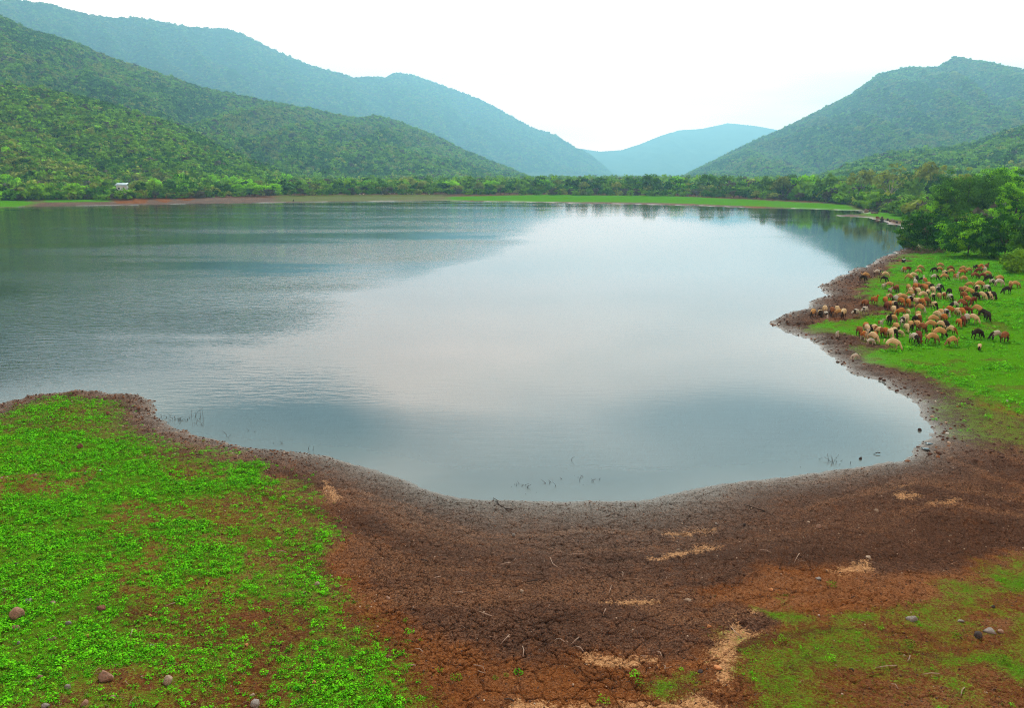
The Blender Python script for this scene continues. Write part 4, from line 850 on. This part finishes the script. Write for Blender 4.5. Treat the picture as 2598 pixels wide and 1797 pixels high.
V, Fq = join([blob((.155, s_ * .036, .83), (.010, .013, .008), 6, 8, 6) for s_ in (-1, 1)] + [blob((.158, 0, .755), (.010, .026, .007), 7, 8, 6)]); obj('eyes_and_mouth', mk_mesh('eyes_and_mouth', V, Fq, [hairm]), e)
V, Fq = join([tube([(-.11, -.17, .50), (-.02, -.16, .62), (.10, -.07, .60), (.16, .02, .50), (.15, .08, .40)], [.03, .045, .05, .045, .02], 8), tube([(-.11, .17, .50), (-.02, .16, .62), (.09, .09, .60), (.13, .06, .52)], [.03, .045, .05, .03], 8)]); obj('shawl', mk_mesh('shawl', V, Fq, [shirt]), e)
# ------------------------------------------------------------------ white birds, stump
eg = plain_mat('white_feathers', (.72, .72, .68), (.85, .85, .82), 8); bk_ = plain_mat('bird_beak', (.30, .16, .03), (.4, .22, .05), 8)
V1 = join([blob((0, 0, .42), (.26, .12, .13), 1, 12, 8), tube([(.20, 0, .46), (.30, 0, .60), (.26, 0, .74), (.33, 0, .80)], [.06, .035, .03, .035], 7)])
L1 = join([tube([(-.02 + .06 * s_, .04 * s_, .33), (-.02, .04 * s_, .16), (.0, .04 * s_, -.03)], [.018, .012, .012], 5) for s_ in (-1, 1)] + [tube([(.35, 0, .80), (.47, 0, .77)], [.016, .004], 5)])
bme, lme = mk_mesh('bird_body', *V1, [eg]), mk_mesh('bird_legs_and_beak', *L1, [bk_])
rb = random.Random(3)
for q in (740, 820, 855, 975, 1015, 1045, 1090, 1105, 1120, 1160, 1230, 1255, 1275, 1288, 1300, 1330, 1345, 1380, 1500):
    x, y, z = ground_at(700 + q / 3.847, 492.5 + rb.uniform(-1.2, 1.6) + (2 if q < 900 else 0)); e = empty('white_bird', (x, y, z), rb.random() * 6.28, (1.15,) * 3)
    want(tag(e, None, 'bird', 'white birds standing on the far shore'), 'small white wading bird standing on the far brownish shore', q); obj('body', bme, e); obj('legs', lme, e)
x, y, _ = (*unproj(744, 512, 0), 0); V, Fq = tube([(0, 0, -.3), (.05, 0, .5), (.25, .05, 1.1)], [.5, .38, .2], 9)
o = obj('tree_stump', mk_mesh('tree_stump', V, Fq, [wood]), None, (x, y, 0)); tag(o, 'dark broken stump standing in shallow water off the far shore', 'stump')
# ------------------------------------------------------------------ stones
def stone_mesh(name, seed, flat, m, ang=.9):
    V, Fq = blob((0, 0, 0), (.5, .42, .5 * flat), seed, 12, 9, .13)
    rs = np.random.default_rng(seed)
    for k in range(7):                                   # break faces off the lump
        n_ = rs.normal(size=3); n_[2] *= .6; n_ /= np.linalg.norm(n_); dd = V @ n_; lim = dd.max() * (.5 + .25 * rs.random()); V = V - n_ * (np.maximum(dd - lim, 0) * ang)[:, None]
    return mk_mesh(name, V, Fq, [m], False)
def rockm(nm, a_, b_): return plain_mat(nm, a_, b_, 7, .9, .7, .02)
RK = dict(grey=rockm('grey_rock', (.12, .10, .085), (.26, .22, .19)), brown=rockm('brown_rock', (.16, .085, .055), (.32, .19, .13)), tan=rockm('tan_rock', (.20, .13, .085), (.38, .28, .20)), orange=rockm('orange_rock', (.34, .12, .045), (.52, .24, .10)), dark=rockm('dark_rock', (.03, .024, .022), (.075, .055, .05)), white=rockm('white_rock', (.42, .38, .32), (.62, .58, .52)), red=rockm('dark_red_rock', (.09, .03, .02), (.2, .085, .055)))
STN = [(43,1570,42,'brown',1.0,'large jagged boulder among plants at lower left'),(70,1529,32,'grey',.5,'flat grey stone above the jagged boulder'),(133,1532,16,'tan',.6,'small tan stone right of the flat grey stone'),(8,1502,24,'tan',.5,'pale stone cut by the left edge'),(257,1548,28,'red',.6,'dark red wedge stone in the greenery'),(380,1563,12,'orange',1.2,'little upright orange stone in thin grass'),(39,1596,25,'brown',.9,'rounded brown stone just below the jagged boulder'),(172,1583,18,'grey',.7,'mauve grey stone below the flat grey one'),(135,1625,25,'brown',.6,'half-buried brown stone on a bare soil patch'),(49,1635,16,'grey',1.0,'small grey stone low at the left edge'),(222,1619,16,'orange',.7,'orange tipped stone beside a bare soil patch'),(267,1726,46,'brown',.95,'biggest rounded brown boulder near the bottom left'),(429,1734,34,'tan',.9,'smooth pinkish boulder right of the biggest one'),(99,1720,22,'brown',.8,'rounded stone deep in plants, left of the big boulder'),(172,1752,20,'grey',.9,'grey pointed stone between plants below the big boulder'),(287,1775,20,'brown',.8,'brown stone just under the biggest boulder'),(643,1791,42,'grey',.6,'pale grey slab cut by the bottom edge'),(384,1640,14,'white',.9,'small whitish stone in bright plants'),(626,1639,14,'orange',.5,'orange chip stone on bare soil by green tuft'),(213,1789,28,'brown',.6,'brown stone cut by the bottom edge'),(113,1793,26,'grey',.5,'flat stone at the bottom left corner'),(772,1506,13,'brown',.8,'small brown stone near the grass and mud border'),(805,1485,18,'tan',.6,'tan stone near the grass and mud border'),(796,1734,17,'orange',.6,'orange stone in the thin grass at the bottom'),(642,1767,15,'tan',.6,'small tan stone above the pale bottom slab'),(41,1434,17,'dark',.6,'black stone alone in grass at the left'),(371,1433,8,'orange',.7,'tiny orange stone amid vivid green plants'),(204,1137,20,'red',.9,'dark red stone on the grassy bank near knoll'),(255,1197,11,'white',.6,'white stone in the middle of the green bank'),(275,1052,17,'red',.9,'dark red lump at the foot of the knoll'),
 (1302,1358,13,'grey',.7,'grey stone alone on wet mud below water'),(1324,1500,16,'tan',.7,'pale orange stone in the middle of the mud'),(983,1520,16,'brown',.7,'brown stone on mud beside a small weed'),(983,1668,20,'red',.7,'dark stone at the edge of the green bank'),(1228,1779,7,'white',.8,'white pebble at the bottom centre'),(1745,1523,26,'tan',.25,'pale flat stone on mud right of the centre'),(1721,1395,12,'tan',.6,'pale stone by the long sandy streak'),(1775,1703,20,'dark',.5,'dark stone near the bottom green patch'),(2333,1093,11,'dark',1.0,'black stone standing in water by the right mud'),(2183,1165,12,'dark',.9,'black stone in shallow water near the right shore'),(2075,1339,15,'brown',.9,'brown rock on the open mud at right'),(1889,1332,11,'dark',.9,'dark rock on mud left of the brown rock'),(1817,1331,12,'grey',.7,'grey rock at the end of a sandy streak'),(1954,1498,17,'orange',.7,'orange rock above the right grass patch'),(2077,1468,22,'grey',.2,'flat round grey stone on sandy soil'),(2204,1417,22,'tan',.3,'flat tan stone above the sandy patch'),(2224,1297,16,'tan',.6,'pinkish stone on open mud at the right'),(2050,1325,14,'tan',.3,'flat pale stone beside the brown rock'),(2312,1574,28,'grey',.8,'angular grey rock leaning in sparse grass'),(2437,1579,20,'grey',.4,'flat grey stone left of the slab pile'),(2509,1603,38,'grey',.3,'largest flat grey slab of the right pile'),(2484,1616,26,'dark',1.1,'tilted dark rock against the flat slab'),(2538,1604,20,'brown',.5,'brown rock at the right end of the slab pile'),(1800,1593,15,'orange',.8,'orange rock on dark mud left of sandy crest'),(1820,1699,28,'orange',.3,'flat orange stone on the sandy crest'),(2519,1541,12,'dark',.8,'small dark stone above the slab pile'),(2077,1562,6,'white',1.0,'white pebble beside the right grass patch'),(2404,1100,12,'white',.5,'white stone on mud near the right shore'),(2373,1020,8,'white',.8,'white pebble on the mud above the right shore'),(2555,1020,10,'white',.7,'white stone on the red path at right'),(1977,823,9,'white',.6,'white stone near the tip of the spit'),(2143,847,9,'tan',.5,'pale rock between the lamb and the flock'),(2107,892,14,'tan',.35,'long pale slab near the spit shore')]
for i, (px, py, wp_, k_, fl_, ds) in enumerate(STN):
    x, y, z = ground_exact(px, py); mpp = (y * math.cos(PITCH) + (H - z) * math.sin(PITCH)) / F; s_ = wp_ * mpp
    if py < 1180 and px > 2150 and k_ == 'dark': z = 0.0
    o = obj('boulder' if wp_ > 30 else 'stone', stone_mesh('stone', 500 + i, fl_, RK[k_]), None, (x, y, z + s_ * fl_ * .08)); o.scale = (s_, s_, s_); o.rotation_euler = (0, 0, rng.random() * 6.28)
    tag(o, ds, 'rock' if wp_ > 12 else 'stone')
pr = random.Random(9); sm_ = [stone_mesh('boulder_shape', 700 + i, .7, RK[k]) for i, k in enumerate(['brown', 'tan', 'grey', 'red', 'dark'])]
for i in range(46):
    px, py = (pr.uniform(2196, 2300), pr.uniform(529, 542)) if i < 34 else (pr.uniform(2225, 2296), pr.uniform(556, 572))
    if i >= 34: py = 553 + (px - 2225) * .26 + pr.uniform(-2, 3)
    x, y, z = ground_at(px, py); s_ = pr.uniform(.9, 2.0); o = obj('boulder', sm_[i % 5], None, (x, y, z + s_ * .15)); o.scale = (s_, s_ * .8, s_ * .8); o.rotation_euler = (0, 0, pr.random() * 6)
    want(tag(o, None, 'rock', 'boulders heaped behind the thicket' if i < 34 else 'boulders on the stony shore'), ['brown', 'tan', 'grey', 'reddish brown', 'dark'][i % 5] + (' boulder in the heap by the round dark bush' if i < 34 else ' boulder on stony shore left of the thicket'), px)
# ------------------------------------------------------------------ branches and sticks
stick_p = plain_mat('bleached_wood', (.18, .11, .075), (.40, .28, .21), 10); stick_d = plain_mat('wet_wood', (.02, .014, .012), (.06, .04, .03), 10)
def zs(o7, k): return [(o7[0] + a / k[1], k[0] + b / k[1]) for a, b in o7[1]]
Q = lambda ox, oy, k, L: [(ox + a / k, oy + b / k) for a, b in L]
STK = [(Q(1200,1140,6.594,[(340,830),(400,890),(430,940),(540,985),(600,1020),(665,1040)]),'d','forked dark branch lying at the near water edge',[Q(1200,1140,6.594,[(395,880),(440,905)]),Q(1200,1140,6.594,[(350,940),(430,945)])]),
 (Q(900,1100,2.29,[(1135,725),(1150,765),(1200,795)]),'p','bent pale twig on upper middle mud',[]),(Q(900,1100,2.29,[(1925,548),(1990,560),(2022,582)]),'p','curved pale branch by the sandy streak',[]),(Q(900,1100,2.29,[(450,852),(498,834)]),'p','short pale twig on left mud',[]),(Q(900,1100,2.29,[(848,1232),(898,1185)]),'p','straight slanting twig at left of lower mud',[]),(Q(900,1100,2.29,[(1258,1232),(1302,1190)]),'p','thick pale stick pointing up right, lower mud',[]),(Q(900,1100,2.29,[(1172,1190),(1195,1212),(1220,1222)]),'p','curved twig left of the thick pale stick',[]),(Q(900,1100,2.29,[(1282,1240),(1328,1272)]),'p','dark twig below the thick pale stick',[]),(Q(900,1100,2.29,[(1755,1275),(1782,1306)]),'p','pale stick alone at right of lower mud',[]),(Q(900,1100,2.29,[(722,1038),(755,1060),(798,1068)]),'p','wavy branch on the darkest mud band',[]),(Q(900,1100,2.29,[(380,745),(425,755)]),'d','dark stick on the upper left mud',[]),(Q(900,1100,2.29,[(975,1240),(978,1300)]),'p','thin upright-looking twig by orange soil',[]),(Q(900,1100,2.29,[(350,1254),(396,1282)]),'p','reddish stick near the green bank edge',[]),(Q(900,1100,2.29,[(690,1348),(745,1372),(760,1400),(715,1380)]),'p','looped twig on the bottom orange soil',[]),(Q(900,1100,2.29,[(868,1552),(925,1566)]),'d','dark branch at the bottom centre',[]),(Q(900,1100,2.29,[(840,770),(906,768)]),'p','level pale twig at middle of the mud',[]),(Q(900,1100,2.29,[(1235,713),(1332,713)]),'p','long level twig near the upper mud',[]),(Q(900,1100,2.29,[(1552,805),(1556,850)]),'p','thin twig at the right of upper mud',[]),(Q(900,1100,2.29,[(1490,885),(1476,940)]),'p','thin twig beside the orange soil streak',[]),(Q(900,1100,2.29,[(1440,1058),(1456,1036)]),'p','short stout stick above the lower mud',[]),(Q(900,1100,2.29,[(568,930),(628,940)]),'p','pale forked twig on left middle mud',[Q(900,1100,2.29,[(600,935),(630,928)])]),(Q(900,1100,2.29,[(1000,872),(1062,870)]),'d','dark wet stick beside the pale orange stone',[]),(Q(900,1100,2.29,[(300,1358),(355,1362)]),'p','twig lying in the green bank fringe',[]),(Q(900,1100,2.29,[(1795,1350),(1800,1385)]),'p','reddish twigs right of the bottom centre',[Q(900,1100,2.29,[(1800,1380),(1840,1362)])]),
 (Q(1700,1000,2.002,[(630,862),(645,835),(656,815)]),'p','curved twig right of the sandy streaks',[]),(Q(1700,1000,2.002,[(455,796),(512,820)]),'p','slanting twig on open right mud',[]),(Q(1700,1000,2.002,[(1362,395),(1380,398),(1386,380)]),'p','hooked twig on mud by the right shore',[]),(Q(1700,1000,2.002,[(1034,307),(1066,307)]),'d','dark stick floating off the right shore',[]),(Q(1700,1000,2.002,[(375,565),(430,590),(480,600)]),'d','dark branch on mud below the right shore',[]),(Q(1700,1000,2.002,[(312,1190),(330,1222),(365,1240)]),'p','curved twig on the sandy crest',[]),
 (Q(2050,1500,4.212,[(1633,1128),(1645,1080),(1672,1048)]),'p','curved pale twig on cracked red soil',[]),(Q(2050,1500,4.212,[(1058,765),(1088,712)]),'p','stout forked stick in sparse lower right grass',[Q(2050,1500,4.212,[(1080,730),(1095,768)])]),(Q(2050,1500,4.212,[(885,1010),(930,1030),(962,1062)]),'p','bent pale twig in lower right grass',[]),(Q(2050,1500,4.212,[(720,835),(850,828),(942,810)]),'p','long thin twig in lower right grass',[]),(Q(2050,1500,4.212,[(1208,905),(1402,908)]),'p','long straight twig below the grassy strip',[]),(Q(2050,1500,4.212,[(438,850),(482,888)]),'d','short dark twig in lower right grass',[]),(Q(0,1350,2.564,[(1790,132),(1862,142)]),'p','pale twig on the green bank right side',[]),(Q(0,1350,2.564,[(845,690),(862,650)]),'p','thin yellow stalk in the green bank',[]),(Q(0,1350,2.564,[(1070,495),(1140,475)]),'p','thin dry stalk across the green bank',[])]
for pts, k_, ds, forks in STK:
    W3 = []
    for px, py in pts:
        x, y, z = ground_exact(px, py); W3.append((x, y, max(z, 0.0) + .03))
    o0 = np.array(W3[0]); L = [np.array(p) - o0 for p in W3]; L = [p + [0, 0, .05 * math.sin(i * 1.7)] for i, p in enumerate(L)]
    r0 = .030 if k_ == 'd' else .017
    if len(L) == 2: L = [L[0], (L[0] + L[1]) / 2 + [.03, .0, .04], L[1]]
    P = [tube(L, list(np.linspace(r0 * .55, r0, len(L))), 6)]
    for fk in forks:
        Lf = [np.array((lambda g_: (g_[0], g_[1], max(g_[2], 0) + .06))(ground_exact(a_, b_))) - o0 for a_, b_ in fk]; P.append(tube(Lf, [r0 * .6] * (len(Lf) - 1) + [r0 * .3], 5))
    V, Fq = join(P); o = obj('branch' if len(pts) > 3 else 'stick', mk_mesh('stick', V, Fq, [stick_p if k_ == 'p' else stick_d]), None, tuple(o0)); tag(o, ds, 'branch' if len(pts) > 3 else 'stick')
# ------------------------------------------------------------------ stalks standing in the water
for px, py, n_, h_, ds in [(1304,1232,3,.35,'leftmost tuft of the near drowned stalks'),(1322,1237,6,.42,'densest tuft of near drowned stalks'),(1358,1247,2,.2,'tiny stalk nearest the mud edge'),(1384,1229,1,.25,'single stalk left of the three-stalk tuft'),(1400,1230,4,.5,'three-stalk tuft in the near middle water'),(1449,1210,4,.4,'tuft of stalks above the middle ones'),(1447,1168,1,.65,'tall lone stalk farthest out in near water'),(1452,1198,2,.2,'two stalk tips over the upper tuft'),(1470,1216,2,.45,'two bent stalks right of middle'),(1475,1227,1,.2,'short stalk under the two bent stalks'),(1482,1228,2,.2,'two short stalks right of the short stalk'),(1503,1222,4,.4,'rightmost tuft of near drowned stalks'),(2102,1175,7,.75,'tangled thin shoots in water by right shore'),(2129,1174,6,.5,'smaller tangle of shoots by right shore'),(2035,1184,2,.3,'two short stalks near the right shore'),(425,1060,8,.5,'dense stalks beside the left knoll'),(445,1066,8,.5,'second clump of stalks off the left knoll'),(464,1068,7,.6,'third clump of stalks off the left knoll'),(484,1064,3,.4,'small clump between the knoll stalks'),(507,1060,5,1.2,'tallest stalks off the left knoll'),(499,1078,4,.5,'stalks under the tallest ones'),(571,1113,2,.7,'lone stalk on the left bank edge'),(796,1144,3,.6,'stalks where the left bank bends'),(720,1130,3,.5,'thin stalks along the left bank edge'),(640,1095,2,.4,'few stalks in water by left bank')]:
    x, y = unproj(px, py, 0); x, y = float(x), float(y); rs = np.random.default_rng(int(px * 7 + py)); P = []
    for k in range(n_):
        q = np.array([rs.normal() * .22, rs.normal() * .2, -.1]); l_ = rs.normal(size=2) * .22 * h_; hh = h_ * (.6 + .6 * rs.random()) * .55
        P.append(tube([q, q + [l_[0] * .4, l_[1] * .4, hh * .6], q + [l_[0] * 1.3, l_[1] * 1.3, hh]], [.013, .010, .006], 5))
    V, Fq = join(P); o = obj('water_stalks', mk_mesh('water_stalks', V, Fq, [stick_d]), None, (x, y, 0)); tag(o, ds, 'stalks', 'dead stalks standing in the water')
for px, py, w_ in [(2348, 1141, 22), (2357, 1128, 20)]:
    x, y, z = ground_at(px, py); mpp = y / F / math.cos(PITCH); V, Fq = blob((0, 0, 0), (w_ * mpp * .5, w_ * mpp * .45, .012), 20, 20, 5, .12); o = obj('puddle', mk_mesh('puddle', V, Fq, [wm]), None, (x, y, z + .06)); tag(o, kind='structure')
# ------------------------------------------------------------------ low plants
def herb(name, seed, m, n=26, r=.5, h=.45, leaf=.2, asp=.75):
    rs = np.random.default_rng(seed); a = rs.random(n) * 6.28; q = np.sqrt(rs.random(n)) * r
    c = np.stack([np.cos(a) * q, np.sin(a) * q, h * (.25 + .75 * rs.random(n)) * (1 - .5 * (q / r)**2)], 1)
    nn = np.stack([np.cos(a) * .55, np.sin(a) * .55, np.full(n, 1.0)], 1) + rs.normal(size=(n, 3)) * .35
    V, Fq = quads_from(c, nn, leaf * (.6 + .8 * rs.random(n)), rs, asp)
    return mk_mesh(name, V, Fq, [m], False, dict(tone=np.repeat(rs.random(n), 4)))
hm1 = leaf_mat('herb_leaves', (0.012, 0.12, 0.003), (0.16, 0.62, 0.008), .12); hm2 = leaf_mat('herb_leaves_dull', (0.030, 0.085, 0.005), (0.17, 0.32, 0.012), .1); hm3 = leaf_mat('dry_blades', (0.09, 0.075, 0.02), (0.22, 0.20, 0.06), .2)
HB = [herb('herb_%d' % i, 800 + i, hm1 if i < 3 else hm2, [26, 40, 14, 26, 34][i], [.5, .6, .4, .5, .7][i], [.45, .3, .7, .45, .25][i], [.2, .14, .26, .2, .12][i], [.75, .6, .8, .7, .4][i]) for i in range(5)]
TU = [herb('turf_%d' % i, 820 + i, [hm2, hm1, hm2, hm3][i], 22, .5, .3, .13, .35) for i in range(4)]
WD = [(1038,1606,.30),(1030,1575,.2),(1116,1700,.28),(1315,1707,.28),(1256,1722,.18),(1158,1728,.34),(1612,1722,.32),(1622,1738,.28),(1531,1785,.36),(981,1785,.34),(2110,1486,.32),(2047,1666,.28),(2107,1676,.3),(2307,1640,.34),(1987,1632,.34),(2235,1597,.2),(2426,1616,.26),(2548,1683,.34),(2508,1063,.5),(1283,1715,.16)]
for i, (px, py, s_) in enumerate(WD):
    x, y, z = ground_exact(px, py); o = obj('weed', herb('weed', 840 + i, hm2 if i % 3 else hm1, 70, .5, .7, .13), None, (x, y, z)); o.scale = (s_ * 1.1,) * 3
    want(tag(o, None, 'weed', 'single weeds on the bare soil'), 'small leafy green weed alone on ' + ('bottom centre soil' if px < 1700 else ('the mud by right shore' if py < 1200 else 'lower right soil')), px)
def spread(name, n, box_, dens, smin, smax, protos, label, cat, seed, probs=None, zoff=0., maxaz=36, stretch=1):
    rs = np.random.default_rng(seed); x = box_[0] + (box_[1] - box_[0]) * rs.random(n); y = box_[2] + (box_[3] - box_[2]) * rs.random(n)
    k = np.abs(np.degrees(np.arctan2(x, y))) < maxaz; x, y = x[k], y[k]
    z, s, g, sa, rd = zfull(x, y); p = dens(x, y, s, g, rd); k = rs.random(len(x)) < p; x, y, z, p = x[k], y[k], z[k], p[k]; n = len(x)
    sc_ = smin + (smax - smin) * rs.random(n)**1.5 * (.5 + .5 * np.clip(p, 0, 1)); idx = rs.choice(len(protos), n, p=probs)
    return scatter(name, np.stack([x, y, z + zoff], 1), sc_, idx, protos, label=label, cat=cat, seed=seed, tilt=.25)
clump = lambda x, y, k=.45, lo=.45, hi=.62: ss(lo, hi, fbm(x * k, y * k, 4, 97))
spread('ground_cover', 170000, (-48, 2, 13, 58), lambda x, y, s, g, rd: np.clip(g * 1.35, 0, 1)**1.2 * (.42 + .58 * clump(x, y, .55, .33, .49)) * ss(-1, -3, x), .09, .42, HB, 'leafy bright green ground cover on the left bank', 'ground cover', 21, [.3, .25, .25, .1, .1])
spread('turf', 260000, (-48, 2, 13, 58), lambda x, y, s, g, rd: g * 1.1, .10, .24, TU, 'short patchy turf over the left bank', 'grass', 22, [.35, .2, .3, .15])
spread('ground_cover', 90000, (22, 125, 45, 150), lambda x, y, s, g, rd: g**2 * (.15 + .85 * clump(x, y, .22, .40, .56)), .22, .62, HB, 'bright green ground cover where the sheep graze', 'ground cover', 23, [.35, .3, .25, .05, .05])
spread('turf', 200000, (2, 32, 13, 40), lambda x, y, s, g, rd: g * 1.2, .08, .20, TU, 'thin patchy turf at the lower right', 'grass', 24, [.4, .2, .25, .15])
spread('ground_cover', 26000, (2, 32, 13, 40), lambda x, y, s, g, rd: g**1.5 * clump(x, y, .8, .5, .65), .12, .28, HB, 'small leafy patches at the lower right', 'ground cover', 25)
# clods and pebbles
cl_m = [rockm('clod_brown', (.05, .026, .018), (.14, .075, .05)), rockm('clod_red', (.12, .045, .02), (.26, .11, .05)), rockm('pebble_pale', (.26, .17, .11), (.5, .36, .26))]
CLD = [stone_mesh('clod_%d' % i, 900 + i, .6, cl_m[j]) for i, j in enumerate([0, 0, 0, 1, 2, 0])]
spread('clods', 60000, (20, 100, 40, 150), lambda x, y, s, g, rd: (s > .05) * np.clip(1 - g * 1.8, 0, 1) * .6 * (s < 30), .10, .42, CLD, 'dry brown clods over the muddy spit and shore', 'clods', 31, [.3, .25, .2, .12, .05, .08])
spread('clods', 26000, (-40, -2, 36, 60), lambda x, y, s, g, rd: (s > .05) * np.clip(1 - g * 1.3, 0, 1) * ss(-8, -13, x) * .8, .06, .22, CLD, 'reddish rubble on top of the left knoll', 'clods', 32, [.24, .2, .15, .32, .04, .05])
spread('clods', 50000, (-14, 36, 14, 44), lambda x, y, s, g, rd: (s > .1) * np.clip(1 - g * 1.3, 0, 1) * .45, .03, .13, CLD, 'small clods and grit over the cracked near mud', 'clods', 33, [.35, .25, .15, .12, .05, .08])
TWG = [mk_mesh('twig_%d' % i, *tube([(-.5, 0, .02), (-.1, .05 * (i - 1), .06), (.2, .02, .05), (.5, .05 * i, .02)], [.022, .03, .022, .012], 5), [stick_p if i != 1 else stick_d]) for i in range(3)]
spread('twigs', 3600, (-14, 34, 15, 42), lambda x, y, s, g, rd: (s > 1) * .8 * (.3 + clump(x, y, .3)), .06, .26, TWG, 'small dry twig bits littering the mud', 'twigs', 34, [.5, .25, .25], .02)
settle()
# ------------------------------------------------------------------ haze
hzm = bpy.data.materials.new('haze'); hzm.use_nodes = True; nt = hzm.node_tree; nt.nodes.clear()
pv = N(nt, 'ShaderNodeVolumePrincipled'); pv.inputs['Color'].default_value = (0.32, 0.74, 0.97, 1); pv.inputs['Density'].default_value = 0.00022; pv.inputs['Anisotropy'].default_value = 0.55
mo = N(nt, 'ShaderNodeOutputMaterial'); nt.links.new(pv.outputs[0], mo.inputs['Volume'])
V, Fq = box(-12500, 12500, -300, 9000, -14, 1050); haze = obj('haze', mk_mesh('haze', V, Fq, [hzm], False)); tag(haze, kind='stuff')
